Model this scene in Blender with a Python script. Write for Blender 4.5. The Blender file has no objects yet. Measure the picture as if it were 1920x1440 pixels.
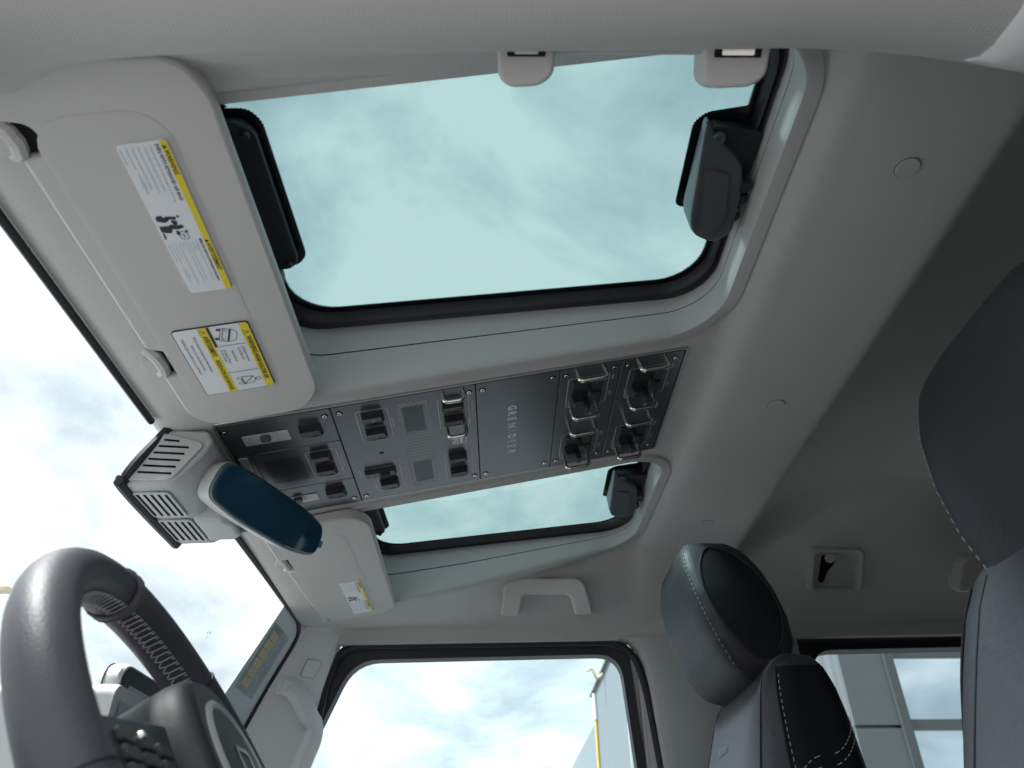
import bpy, bmesh, math, random
from mathutils import Vector, Matrix
from mathutils.geometry import tessellate_polygon
R_ = math.radians
random.seed(7)
sc = bpy.context.scene
COL = sc.collection

# ------------------------------------------------------------------ camera
# Vehicle frame: camera at the origin, +X to the rear of the vehicle, +Y to the passenger side, +Z up (metres).
PITCH, ROLL, YAW = R_(34.5), R_(0.5), R_(0.85)
F = Vector((math.sin(YAW)*math.cos(PITCH), math.cos(YAW)*math.cos(PITCH), math.sin(PITCH)))
Rt = Vector((math.cos(YAW), -math.sin(YAW), 0)); Up = Rt.cross(F)
c_, s_ = math.cos(ROLL), math.sin(ROLL)
Rt, Up = c_*Rt - s_*Up, s_*Rt + c_*Up
cd = bpy.data.cameras.new('camera'); cam = bpy.data.objects.new('camera', cd); COL.objects.link(cam)
cam.matrix_world = Matrix(((Rt.x, Up.x, -F.x, 0), (Rt.y, Up.y, -F.y, 0), (Rt.z, Up.z, -F.z, 0), (0, 0, 0, 1)))
cd.sensor_width = 36; cd.lens = 26.25; cd.clip_start = 0.02; cd.clip_end = 1000
cd.dof.use_dof = True; cd.dof.focus_distance = 1.0; cd.dof.aperture_fstop = 9.0
sc.camera = cam

# ------------------------------------------------------------------ sky, sun, exposure
SUN_EL, SUN_AZ = R_(62), R_(262)
w = bpy.data.worlds.new('World'); sc.world = w; w.use_nodes = True
nt = w.node_tree; nt.nodes.clear()
N = lambda t, **k: nodeset(nt.nodes.new(t), k)
def nodeset(n, k):
    for a, b in k.items(): setattr(n, a, b)
    return n
out = N('ShaderNodeOutputWorld'); bg = N('ShaderNodeBackground'); bg.inputs['Strength'].default_value = 0.10
sky = N('ShaderNodeTexSky', sky_type='NISHITA', sun_disc=False, sun_elevation=SUN_EL, sun_rotation=SUN_AZ)
tc = N('ShaderNodeTexCoord')
# cloud layer seen in perspective: direction divided by its height
sx_ = N('ShaderNodeSeparateXYZ'); nt.links.new(tc.outputs['Generated'], sx_.inputs[0])
za = N('ShaderNodeMath', operation='ABSOLUTE'); nt.links.new(sx_.outputs['Z'], za.inputs[0])
zb_ = N('ShaderNodeMath', operation='ADD'); zb_.inputs[1].default_value = 0.32; nt.links.new(za.outputs[0], zb_.inputs[0])
dv = N('ShaderNodeVectorMath', operation='DIVIDE'); cb = N('ShaderNodeCombineXYZ')
for q in 'XYZ': nt.links.new(zb_.outputs[0], cb.inputs[q])
nt.links.new(tc.outputs['Generated'], dv.inputs[0]); nt.links.new(cb.outputs[0], dv.inputs[1])
mp = N('ShaderNodeMapping'); mp.inputs['Location'].default_value = (1.35, 0.55, 0.0); nt.links.new(dv.outputs[0], mp.inputs['Vector'])
def cloud_noise(scale, detail, rough, dist):
    n = N('ShaderNodeTexNoise'); n.inputs['Scale'].default_value = scale; n.inputs['Detail'].default_value = detail; n.inputs['Roughness'].default_value = rough; n.inputs['Distortion'].default_value = dist
    nt.links.new(mp.outputs[0], n.inputs['Vector']); return n
n1 = cloud_noise(1.5, 9, 0.56, 0.15); n2 = cloud_noise(2.6, 10, 0.58, 0.3)
cr = N('ShaderNodeValToRGB'); cr.color_ramp.elements[0].position = 0.20; cr.color_ramp.elements[1].position = 0.40   # cloud cover
nt.links.new(n1.outputs['Fac'], cr.inputs[0])
cc = N('ShaderNodeValToRGB'); e = cc.color_ramp.elements                                                              # cloud brightness
e[0].position = 0.38; e[0].color = (0.56, 0.615, 0.655, 1); e[1].position = 0.575; e[1].color = (1.0, 1.0, 1.0, 1)
k_ = cc.color_ramp.elements.new(0.485); k_.color = (0.77, 0.82, 0.85, 1)
nt.links.new(n2.outputs['Fac'], cc.inputs[0])
cm = N('ShaderNodeVectorMath', operation='MULTIPLY'); cm.inputs[1].default_value = (5.1, 5.25, 5.35)
nt.links.new(cc.outputs[0], cm.inputs[0])
mx = N('ShaderNodeMixRGB')
nt.links.new(cr.outputs[0], mx.inputs[0]); nt.links.new(sky.outputs[0], mx.inputs[1]); nt.links.new(cm.outputs[0], mx.inputs[2])
nt.links.new(mx.outputs[0], bg.inputs['Color']); nt.links.new(bg.outputs[0], out.inputs[0])
sl = bpy.data.lights.new('sun', 'SUN'); sl.energy = 5.0; sl.angle = R_(10); sl.color = (1.0, 0.985, 0.965)
sun = bpy.data.objects.new('sun', sl); COL.objects.link(sun)
sd = Vector((math.sin(SUN_AZ)*math.cos(SUN_EL), math.cos(SUN_AZ)*math.cos(SUN_EL), math.sin(SUN_EL)))
sun.rotation_euler = sd.to_track_quat('Z', 'Y').to_euler()
sc.view_settings.view_transform = 'Standard'; sc.view_settings.look = 'None'; sc.view_settings.gamma = 1
sc.view_settings.exposure = 1.42
cy = sc.cycles
cy.use_denoising = True; cy.max_bounces = 14; cy.diffuse_bounces = 8; cy.glossy_bounces = 5; cy.transparent_max_bounces = 12
cy.sample_clamp_indirect = 8

# ------------------------------------------------------------------ materials
M = {}
def mat(name, col, rough=0.5, metal=0.0, spec=0.5, bump=None, var=0.0, vscale=6, sheen=0, coat=0, weave=None, rvar=0, wrinkle=0):
    m = bpy.data.materials.new(name); m.use_nodes = True; t = m.node_tree; b = t.nodes['Principled BSDF']
    b.inputs['Base Color'].default_value = (*col, 1); b.inputs['Roughness'].default_value = rough
    b.inputs['Metallic'].default_value = metal; b.inputs['Specular IOR Level'].default_value = spec
    if sheen: b.inputs['Sheen Weight'].default_value = sheen
    if coat: b.inputs['Coat Weight'].default_value = coat; b.inputs['Coat Roughness'].default_value = 0.15
    L = t.links.new; tcn = t.nodes.new('ShaderNodeTexCoord')
    if var or rvar:
        n = t.nodes.new('ShaderNodeTexNoise'); n.inputs['Scale'].default_value = vscale; n.inputs['Detail'].default_value = 5; L(tcn.outputs['Object'], n.inputs['Vector'])
        if var:
            mr = t.nodes.new('ShaderNodeMapRange'); mr.inputs['From Min'].default_value = .3; mr.inputs['From Max'].default_value = .7
            mr.inputs['To Min'].default_value = 1-var; mr.inputs['To Max'].default_value = 1+var; L(n.outputs['Fac'], mr.inputs['Value'])
            v = t.nodes.new('ShaderNodeVectorMath'); v.operation = 'SCALE'; v.inputs[0].default_value = col; L(mr.outputs[0], v.inputs['Scale']); L(v.outputs[0], b.inputs['Base Color'])
        if rvar:
            mr2 = t.nodes.new('ShaderNodeMapRange'); mr2.inputs['To Min'].default_value = rough-rvar; mr2.inputs['To Max'].default_value = rough+rvar; L(n.outputs['Fac'], mr2.inputs['Value']); L(mr2.outputs[0], b.inputs['Roughness'])
    if weave:
        per, st = weave
        ws = []
        for ax in ('X', 'Y'):
            wv = t.nodes.new('ShaderNodeTexWave'); wv.bands_direction = ax; wv.inputs['Scale'].default_value = 0.314/per; wv.inputs['Distortion'].default_value = 0.6; wv.inputs['Detail'].default_value = 1
            L(tcn.outputs['Object'], wv.inputs['Vector']); ws.append(wv)
        mm = t.nodes.new('ShaderNodeMath'); mm.operation = 'MULTIPLY'; L(ws[0].outputs['Fac'], mm.inputs[0]); L(ws[1].outputs['Fac'], mm.inputs[1])
        bp = t.nodes.new('ShaderNodeBump'); bp.inputs['Strength'].default_value = st; bp.inputs['Distance'].default_value = 0.001; L(mm.outputs[0], bp.inputs['Height']); L(bp.outputs[0], b.inputs['Normal'])
    if bump:
        kind, s, st = bump
        if kind == 'voronoi': n = t.nodes.new('ShaderNodeTexVoronoi'); o = n.outputs['Distance']
        else: n = t.nodes.new('ShaderNodeTexNoise'); n.inputs['Detail'].default_value = 3; o = n.outputs['Fac']
        n.inputs['Scale'].default_value = s; L(tcn.outputs['Object'], n.inputs['Vector'])
        bp = t.nodes.new('ShaderNodeBump'); bp.inputs['Strength'].default_value = st; bp.inputs['Distance'].default_value = 0.001; L(o, bp.inputs['Height']); L(bp.outputs[0], b.inputs['Normal'])
        if wrinkle:
            nz = t.nodes.new('ShaderNodeTexNoise'); nz.inputs['Scale'].default_value = 16; nz.inputs['Detail'].default_value = 4; nz.inputs['Distortion'].default_value = 1.2; L(tcn.outputs['Object'], nz.inputs['Vector'])
            b2 = t.nodes.new('ShaderNodeBump'); b2.inputs['Strength'].default_value = wrinkle; b2.inputs['Distance'].default_value = 0.006; L(nz.outputs['Fac'], b2.inputs['Height']); L(b2.outputs[0], bp.inputs['Normal'])
    M[name] = m; return m
def glass(name, tint, gloss=0.06, rough=0.0):
    m = bpy.data.materials.new(name); m.use_nodes = True; t = m.node_tree; t.nodes.clear(); L = t.links.new
    o = t.nodes.new('ShaderNodeOutputMaterial'); tr = t.nodes.new('ShaderNodeBsdfTransparent'); tr.inputs[0].default_value = (*tint, 1)
    g = t.nodes.new('ShaderNodeBsdfGlossy'); g.inputs['Roughness'].default_value = rough
    lw = t.nodes.new('ShaderNodeLayerWeight'); lw.inputs['Blend'].default_value = 0.5
    pw = t.nodes.new('ShaderNodeMath'); pw.operation = 'POWER'; pw.inputs[1].default_value = 5; L(lw.outputs['Facing'], pw.inputs[0])
    mm = t.nodes.new('ShaderNodeMath'); mm.operation = 'MULTIPLY_ADD'; mm.inputs[1].default_value = 0.6; mm.inputs[2].default_value = gloss; mm.use_clamp = True
    L(pw.outputs[0], mm.inputs[0]); x = t.nodes.new('ShaderNodeMixShader'); L(mm.outputs[0], x.inputs[0]); L(tr.outputs[0], x.inputs[1]); L(g.outputs[0], x.inputs[2]); L(x.outputs[0], o.inputs[0])
    M[name] = m; return m
mat('headliner', (0.480, 0.480, 0.474), 0.9, spec=0.2, weave=(0.0030, 0.18), var=0.03, sheen=0.15)
mat('trim', (0.435, 0.437, 0.437), 0.7, spec=0.35, bump=('noise', 900, 0.12), var=0.02)
mat('visor', (0.515, 0.512, 0.503), 0.6, spec=0.3, bump=('noise', 1100, 0.10), var=0.02)
mat('groove', (0.02, 0.02, 0.022), 0.8, spec=0.1)
mat('rubber', (0.013, 0.014, 0.018), 0.5, spec=0.4, rvar=.1)
mat('frit', (0.006, 0.007, 0.010), 0.2, spec=0.5)
mat('black_plastic', (0.016, 0.018, 0.022), 0.42, spec=0.45, bump=('noise', 700, 0.2))
mat('lever', (0.075, 0.088, 0.096), 0.45, spec=0.5, bump=('noise', 900, 0.15))
mat('console', (0.125, 0.132, 0.145), 0.30, metal=0.65, spec=0.5, rvar=0.05, vscale=30)
mat('console_frame', (0.40, 0.41, 0.40), 0.35, metal=0.7)
mat('switch', (0.018, 0.019, 0.023), 0.40, spec=0.45, bump=('noise', 900, 0.1))
mat('steel', (0.72, 0.68, 0.63), 0.22, metal=1.0)
mat('print_white', (0.75, 0.76, 0.76), 0.6)
mat('print_dim', (0.42, 0.43, 0.42), 0.6)
mat('print_red', (0.74, 0.44, 0.40), 0.6)
mat('print_green', (0.30, 0.32, 0.24), 0.6)
mat('hole', (0.004, 0.004, 0.006), 0.7, spec=0.1)
mat('lens', (0.45, 0.47, 0.47), 0.18, spec=0.6)
mat('lens_ribbed', (0.62, 0.63, 0.58), 0.3, spec=0.6)
mat('lens_red', (0.05, 0.018, 0.02), 0.2)
mat('label_white', (0.72, 0.76, 0.80), 0.45)
mat('label_yellow', (0.75, 0.60, 0.03), 0.45)
mat('ink', (0.02, 0.02, 0.025), 0.5)
mat('ink_grey', (0.33, 0.35, 0.37), 0.5)
mat('mirror_dark_reflection', (0.008, 0.062, 0.115), 0.05, metal=0.0, spec=0.6)  # dark reflection of the rear cabin put into the base colour
mat('mirror_shell', (0.42, 0.435, 0.435), 0.42, spec=0.4, bump=('noise', 900, 0.1))
mat('leather', (0.028, 0.027, 0.034), 0.55, spec=0.38, bump=('voronoi', 420, 0.28), rvar=.04, wrinkle=.25)
mat('leather_front', (0.050, 0.045, 0.054), 0.5, spec=0.42, bump=('voronoi', 420, 0.30), rvar=.04, wrinkle=.35)
mat('leather_dark', (0.009, 0.010, 0.013), 0.6, spec=0.25, bump=('voronoi', 420, 0.2), wrinkle=.3)
mat('wheel_leather', (0.058, 0.058, 0.070), 0.5, spec=0.5, bump=('voronoi', 560, 0.16), rvar=.06, vscale=14)
mat('thread', (0.55, 0.56, 0.57), 0.7)
mat('thread_dim', (0.33, 0.33, 0.35), 0.7)
mat('piping', (0.008, 0.008, 0.010), 0.6)
mat('hub', (0.040, 0.042, 0.046), 0.5, bump=('noise', 800, 0.2))
mat('screen', (0.005, 0.005, 0.006), 0.08)
mat('dash', (0.16, 0.165, 0.17), 0.6, bump=('noise', 700, 0.3))
mat('pale_plastic', (0.70, 0.71, 0.72), 0.5, spec=0.4)
mat('body_paint', (0.62, 0.62, 0.60), 0.25, coat=0.6)
mat('carpet', (0.03, 0.03, 0.032), 0.95)
mat('ground', (0.16, 0.16, 0.16), 0.9, var=0.15, vscale=0.8)
mat('cladding', (0.20, 0.225, 0.24), 0.5, metal=0.0, var=0.03)
mat('panel_grey', (0.15, 0.165, 0.17), 0.35, var=0.02)
mat('mullion', (0.10, 0.108, 0.112), 0.4)
mat('yellow_pipe', (0.72, 0.52, 0.12), 0.5)
mat('bldg_glass', (0.78, 0.86, 0.92), 0.03, metal=1.0)
mat('tan_tag', (0.60, 0.54, 0.36), 0.5)
mat('gold', (0.8, 0.5, 0.15), 0.3, metal=1)
mat('blue_film', (0.10, 0.35, 0.60), 0.4)
mat('accent', (0.20, 0.12, 0.13), 0.4)
glass('roof_glass', (0.36, 0.515, 0.505), 0.04)
glass('clear_glass', (0.97, 1.0, 1.0), 0.025)
glass('door_glass', (0.82, 0.94, 0.97), 0.03)
glass('rear_glass', (0.56, 0.63, 0.63), 0.035)
glass('film', (0.80, 0.86, 0.88), 0.06)
m = bpy.data.materials.new('tag_paper'); m.use_nodes = True; t = m.node_tree; t.nodes.clear(); L = t.links.new
o = t.nodes.new('ShaderNodeOutputMaterial'); tl = t.nodes.new('ShaderNodeBsdfTranslucent'); tl.inputs[0].default_value = (0.62, 0.55, 0.36, 1); df = t.nodes.new('ShaderNodeBsdfDiffuse'); df.inputs[0].default_value = (0.62, 0.55, 0.36, 1)
x = t.nodes.new('ShaderNodeMixShader'); x.inputs[0].default_value = 0.5; L(tl.outputs[0], x.inputs[1]); L(df.outputs[0], x.inputs[2]); L(x.outputs[0], o.inputs[0]); M['tag_paper'] = m
# windscreen border: dotted black print, half transparent at this scale
m = bpy.data.materials.new('dot_band'); m.use_nodes = True; t = m.node_tree; t.nodes.clear(); L = t.links.new
o = t.nodes.new('ShaderNodeOutputMaterial'); tr = t.nodes.new('ShaderNodeBsdfTransparent'); df = t.nodes.new('ShaderNodeBsdfDiffuse'); df.inputs[0].default_value = (0.30, 0.36, 0.38, 1)
x = t.nodes.new('ShaderNodeMixShader'); x.inputs[0].default_value = 0.95; L(tr.outputs[0], x.inputs[1]); L(df.outputs[0], x.inputs[2]); L(x.outputs[0], o.inputs[0]); M['dot_band'] = m

# ------------------------------------------------------------------ mesh helpers
def wloc(p):
    v = Vector((0, 0, 0))
    while p is not None: v += p.location; p = p.parent
    return v
def thing(name, label, cat, loc, group=None, kind=None):
    o = bpy.data.objects.new(name, None); COL.objects.link(o); o.location = loc; o.empty_display_size = 0.05
    if kind: o['kind'] = kind
    o['label'] = label; o['category'] = cat
    if group: o['group'] = group
    return o
def tag(o, label, cat, group=None, kind=None):
    o['label'] = label
    if cat: o['category'] = cat
    if group: o['group'] = group
    if kind: o['kind'] = kind
    return o
class MB:
    def __init__(s): s.v = []; s.f = []
    def add(s, vs, fs):
        k = len(s.v); s.v += [Vector(p) for p in vs]; s.f += [tuple(i+k for i in f) for f in fs]; return s
    def box(s, lo, hi, fr=None):
        P = [(x, y, z) for x in (lo[0], hi[0]) for y in (lo[1], hi[1]) for z in (lo[2], hi[2])]
        if fr: P = [fr(*p) for p in P]
        return s.add(P, [(0,1,3,2),(4,6,7,5),(0,4,5,1),(2,3,7,6),(0,2,6,4),(1,5,7,3)])
    def prism(s, poly, w0, w1, fr):
        n = len(poly); P = [fr(a, b, w0) for a, b in poly] + [fr(a, b, w1) for a, b in poly]
        return s.add(P, [tuple(range(n))[::-1], tuple(range(n, 2*n))] + [(i, (i+1) % n, n+(i+1) % n, n+i) for i in range(n)])
    def flat(s, poly, fr, w=0):
        return s.add([fr(a, b, w) for a, b in poly], [tuple(range(len(poly)))])
    def loft(s, rings, closed=True, caps=True):
        n = len(rings[0]); P = [p for r in rings for p in r]; fs = []
        for k in range(len(rings)-1):
            for i in range(n if closed else n-1):
                j = (i+1) % n; fs.append((k*n+i, k*n+j, (k+1)*n+j, (k+1)*n+i))
        if caps and closed:
            for k in (0, len(rings)-1):
                if n > 60: fs += [tuple(k*n+i for i in t) for t in tessellate_polygon([rings[k]])]
                else: fs.append(tuple(k*n+i for i in range(n)))
        return s.add(P, fs)
    def tube(s, path, r, seg=8, closed=False, caps=True, flat=1.0, upv=None):
        path = [Vector(p) for p in path]; n = len(path); rings = []; prev = None
        for i, p in enumerate(path):
            if closed: d = path[(i+1) % n] - path[i-1]
            else: d = path[min(i+1, n-1)] - path[max(i-1, 0)]
            d.normalize()
            u = upv if upv is not None else (prev if prev is not None else (Vector((0, 0, 1)) if abs(d.z) < .9 else Vector((1, 0, 0))))
            a = (u - d*u.dot(d)).normalized(); b = d.cross(a); prev = a
            rr = r[i] if isinstance(r, (list, tuple)) else r
            rings.append([p + (a*math.cos(q)*flat + b*math.sin(q))*rr for q in [2*math.pi*k/seg for k in range(seg)]])
        if closed:
            rings.append(rings[0]); return s.loft(rings, True, False)
        return s.loft(rings, True, caps)
    def disc(s, fr, a, b, r, w, n=16, r2=None, w2=None):
        ring = [(a+r*math.cos(2*math.pi*k/n), b+r*math.sin(2*math.pi*k/n)) for k in range(n)]
        if w2 is None: return s.flat(ring, fr, w)
        r2 = r if r2 is None else r2
        top = [(a+r2*math.cos(2*math.pi*k/n), b+r2*math.sin(2*math.pi*k/n)) for k in range(n)]
        return s.loft([[fr(p, q, w) for p, q in ring], [fr(p, q, w2) for p, q in top]])
    def build(s, name, material, parent=None, smooth=True, bevel=0, seg=2, angle=38, sub=0, kind=None, label=None, solid=0):
        base = wloc(parent); me = bpy.data.meshes.new(name)
        me.from_pydata([tuple(p-base) for p in s.v], [], s.f); me.validate()
        bm = bmesh.new(); bm.from_mesh(me); bmesh.ops.remove_doubles(bm, verts=bm.verts, dist=1e-6); bmesh.ops.recalc_face_normals(bm, faces=bm.faces); bm.to_mesh(me); bm.free()
        me.materials.append(M[material])
        for p in me.polygons: p.use_smooth = smooth
        if smooth and not sub: me.set_sharp_from_angle(angle=R_(angle))
        o = bpy.data.objects.new(name, me); COL.objects.link(o); o.parent = parent
        if solid:
            md = o.modifiers.new('solid', 'SOLIDIFY'); md.thickness = solid; md.offset = 0
        if smooth and not bevel and not sub:
            md = o.modifiers.new('weighted', 'WEIGHTED_NORMAL'); md.keep_sharp = True
        if bevel:
            md = o.modifiers.new('bevel', 'BEVEL'); md.width = bevel; md.segments = seg; md.limit_method = 'ANGLE'; md.angle_limit = R_(30); md.harden_normals = True
        if sub:
            md = o.modifiers.new('sub', 'SUBSURF'); md.levels = sub; md.render_levels = sub
        if kind: o['kind'] = kind
        if label: o['label'] = label
        return o
def frame(o, a, b, c=None, s=1.0):
    o, a, b = Vector(o), Vector(a).normalized(), Vector(b).normalized()
    c = a.cross(b) if c is None else Vector(c).normalized()
    return lambda u, v, w=0.0: o + (a*u + b*v + c*w)*s
def rrect(x0, x1, y0, y1, r, n=5):
    out = []
    for cx, cy_, a0 in ((x1-r, y1-r, 0), (x0+r, y1-r, 90), (x0+r, y0+r, 180), (x1-r, y0+r, 270)):
        for k in range(n+1):
            a = R_(a0 + 90*k/n); out.append((cx + r*math.cos(a), cy_ + r*math.sin(a)))
    return out
def rpoly(pts, r, n=4):
    """polygon with rounded corners; r a number or one per corner"""
    out = []; m = len(pts)
    for i, p in enumerate(pts):
        rr = r[i] if isinstance(r, (list, tuple)) else r
        p = Vector(p); a = Vector(pts[i-1]) - p; b = Vector(pts[(i+1) % m]) - p
        if rr <= 0: out.append(tuple(p)); continue
        d = min(rr, a.length*.45, b.length*.45); a = p + a.normalized()*d; b = p + b.normalized()*d
        for k in range(n+1):
            t = k/n; out.append(tuple(a*(1-t)**2 + p*2*t*(1-t) + b*t*t))
    return out
def smooth_path(pts, n=8, closed=False):
    P = [Vector(p) for p in pts]; m = len(P); out = []
    rng = range(m if closed else m-1)
    for i in rng:
        p0 = P[i-1] if (closed or i > 0) else P[0]; p1 = P[i]; p2 = P[(i+1) % m]; p3 = P[(i+2) % m] if (closed or i+2 < m) else P[-1]
        for k in range(n):
            t = k/n; out.append(0.5*((2*p1) + (p2-p0)*t + (2*p0-5*p1+4*p2-p3)*t*t + (3*p1-p0-3*p2+p3)*t**3))
    if not closed: out.append(P[-1])
    return out
def text(mb, s, fr, u, v, size, align='LEFT', bold=False, sx=1.0, w=0.0):
    """flat lettering: reading direction is +b, letter tops point to +a of the frame; (u, v) = baseline start"""
    cu = bpy.data.curves.new('t', 'FONT'); cu.body = s; cu.size = size; cu.align_x = align; cu.resolution_u = 2
    if bold: cu.offset = size*(0.02 if bold is True else bold)
    ob = bpy.data.objects.new('t', cu); me = bpy.data.meshes.new_from_object(ob)
    mb.add([fr(u + p.co.y, v + p.co.x*sx, w) for p in me.vertices], [tuple(f.vertices) for f in me.polygons])
    bpy.data.objects.remove(ob); bpy.data.meshes.remove(me); bpy.data.curves.remove(cu)
def outline(mb, pts, fr, wd, w, closed=True):
    """thin printed line of width wd along a polygon"""
    P = [Vector(p) for p in pts]; n = len(P); ins = []; outs = []
    for i in range(n):
        a = P[i-1] if (closed or i > 0) else P[i]; b = P[(i+1) % n] if (closed or i < n-1) else P[i]
        d = (b-a).normalized(); nn = Vector((-d.y, d.x))*wd/2
        ins.append(P[i]+nn); outs.append(P[i]-nn)
    k = [fr(p.x, p.y, w) for p in ins] + [fr(p.x, p.y, w) for p in outs]
    mb.add(k, [(i, (i+1) % n, n+(i+1) % n, n+i) for i in range(n if closed else n-1)])
XYZ = lambda x, y, z=0: Vector((x, y, z))

# ================================================================== SETTING
YC = 0.898                                   # vehicle centre line
def lerp(tab, x):
    if x <= tab[0][0]: return tab[0][1]
    for (a, p), (b, q) in zip(tab, tab[1:]):
        if x <= b: return p + (q-p)*(x-a)/(b-a)
    return tab[-1][1]
ZC = [(v.x, v.y) for v in smooth_path([(-.43, .472, 0), (-.407, .4645, 0), (-.388, .4620, 0), (-.365, .4652, 0), (-.33, .4718, 0), (-.2, .4978, 0), (.1, .5577, 0), (.255, .5886, 0), (.276, .5916, 0), (.288, .5885, 0), (.301, .5815, 0), (.318, .5795, 0), (.393, .5816, 0), (.455, .5833, 0), (.474, .5850, 0), (.486, .5930, 0), (.505, .616, 0), (.54, .652, 0), (.585, .680, 0), (.66, .696, 0), (.72, .699, 0), (.82, .70, 0), (1.9, .70, 0)], 6)]
def sstep(a, b, x): t = max(0, min(1, (x-a)/(b-a))); return t*t*(3-2*t)
def ZH(x, y):
    """underside of the front headliner"""
    off = y-YC; wv = max(0, min(1, (off-.15)/.43))
    return lerp(ZC, x) + wv*(.0777*max(-.08, min(x, .3))-.0035)*(1-sstep(.3, .5, x))
# ground, cabin floor
o = MB().box((-150, -150, -1.52), (150, 150, -1.42)).build('ground', 'ground', smooth=False); o['kind'] = 'structure'
o = MB().box((-1.0, .14, -1.0), (1.95, 1.69, -.93)).build('cabin_floor', 'carpet', smooth=False); o['kind'] = 'structure'
# headliner sheet with two openings for the roof windows
holes = [(-.2830, .2755, .328, .742), (-.2830, .2755, 1.054, 1.468)]
xs = [-.412 + .0119*i for i in range(73)] + [.4548 + .006*i for i in range(28)] + [.63 + .04*i for i in range(33)]
S_FLAT, S_DROP = 52, 12
def headliner_row(x):
    so = .60 - .14*sstep(.45, .75, x); zl = .452 + .012*x
    row = []
    y_near = .324
    ys = [y_near + (YC+so-y_near)*j/96 for j in range(97)]
    for y in ys: row.append(Vector((x, y, ZH(x, y))))
    z0 = row[-1].z; o0 = YC+so
    for k in range(1, S_DROP+1):
        s = k/S_DROP; row.append(Vector((x, o0 + (1.612-o0)*s, z0 + (zl+.026-z0)*(s**1.35))))
    row += [Vector((x, 1.6165, zl+.020)), Vector((x, 1.6185, zl+.010)), Vector((x, 1.619, zl-.004)), Vector((x, 1.630, zl-.006))]
    return row
def in_rr(q, a, b, c, d, r):
    dx = max(a+r-q.x, 0, q.x-(b-r)); dy = max(c+r-q.y, 0, q.y-(d-r)); return math.hypot(dx, dy) < r
rows = [headliner_row(x) for x in xs]
mb = MB(); n = len(rows[0]); mb.v = [p for r in rows for p in r]
for i in range(len(rows)-1):
    for j in range(n-1):
        q = (rows[i][j] + rows[i+1][j+1])/2
        if any(in_rr(q, a, b, c, d, .075) for a, b, c, d in holes): continue
        mb.f.append((i*n+j, i*n+j+1, (i+1)*n+j+1, (i+1)*n+j))
headliner = mb.build('headliner', 'headliner', smooth=True, angle=60); headliner['kind'] = 'structure'
# front roll of the headliner down to the windscreen
mb = MB(); R0 = [rows[0][j] for j in range(n)]
R1 = [p + Vector((-.006, 0, .002)) for p in R0]; R2 = [p + Vector((-.008, 0, .012)) for p in R0]
mb.loft([R0, R1, R2], closed=False); mb.build('front_edge', 'headliner', headliner)
# round screw covers on the cross beam
for y in (.475, .898, 1.326):
    z = .5816; fr = frame((.393, y, ZH(.393, y)), (1, 0, .025), (0, 1, 0), (.025, 0, -1))
    mb = MB(); nn = 24
    prof = [(.0118, -.002), (.0118, .0010), (.0113, .0018), (.0100, .0021)]
    mb.loft([[fr(r*math.cos(2*math.pi*k/nn), r*math.sin(2*math.pi*k/nn), h) for k in range(nn)] for r, h in prof])
    p = mb.build('screw_cover', 'headliner', headliner)
    mb = MB(); mb.loft([[fr(r*math.cos(2*math.pi*k/nn), r*math.sin(2*math.pi*k/nn), h) for k in range(nn)] for r, h in [(.0126, -.0002), (.0123, .0008), (.0119, .0006)]], caps=False)
    mb.build('rim', 'lever', p)
# near (driver side) roof rail
ZS = [(-.9, .30), (-.5, .34), (-.36, .385), (-.314, .423), (-.299, .434), (-.271, .442), (-.238, .448), (-.187, .450), (.02, .455), (.211, .461), (.266, .456), (.309, .447), (.36, .430), (.6, .425), (1.9, .42)]
stations = [-.9, -.7, -.5, -.42, -.36] + [-.33 + .02*i for i in range(36)] + [.45, .6, .9, 1.9]
zs_s = lambda x: sum(lerp(ZS, x + d) for d in (-.02, -.01, 0, .01, .02))/5
def rail_row(x):
    z = zs_s(x)
    return [Vector((x, *p)) for p in [(.350, ZH(x, .350)+.004), (.315, z+.028+(ZH(x, .33)-z-.028)*.65), (.295, z+.027), (.281, z+.004), (.270, z-.010), (.255, z-.019), (.235, z-.024), (.205, z-.024), (.18, z-.014), (.165, z+.02), (.16, .62)]]
mb = MB(); mb.loft([rail_row(x) for x in stations], closed=False)
o = mb.build('roof_rail_trim', 'headliner', smooth=True, angle=80); o['kind'] = 'structure'
# near B-pillar trim and seal
mb = MB(); st = [.300, .303, .315, .36, .42, .55]
lift = [.004, -.002, -.005, -.006, -.006, -.006]
def pil_row(x, l):
    z = zs_s(x); g = .018 if x < .302 else 0
    return [Vector((x, *p)) for p in [(.286-g, z+.02+l), (.279-g, z+.001+l), (.270-g*.6, z-.011+l), (.255, z-.020+l), (.235, z-.025+l), (.205, z-.025+l), (.18, z-.016+l)]]
mb.loft([pil_row(x, l) for x, l in zip(st, lift)], closed=False)
o = mb.build('near_pillar_trim', 'pale_plastic', smooth=True, angle=60); o['kind'] = 'structure'
o = MB().tube(smooth_path([(.28, .17, .50), (.315, .205, .405), (.36, .225, .385), (.45, .24, .36), (.6, .25, .30)], 6), .012).build('near_door_seal', 'rubber'); o['kind'] = 'structure'
# unseen walls closing the cabin; near side and rear left windowless to darken it
o = MB().box((.31, .14, -1.0), (1.95, .165, .55)).build('blank_near_side', 'carpet', smooth=False); o['kind'] = 'structure'
o = MB().box((1.95, .14, -1.0), (1.98, 1.70, .75)).build('blank_rear_wall', 'carpet', smooth=False); o['kind'] = 'structure'
o = MB().box((-.97, .14, -1.0), (-.94, 1.70, -.10)).build('firewall', 'carpet', smooth=False); o['kind'] = 'structure'
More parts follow.
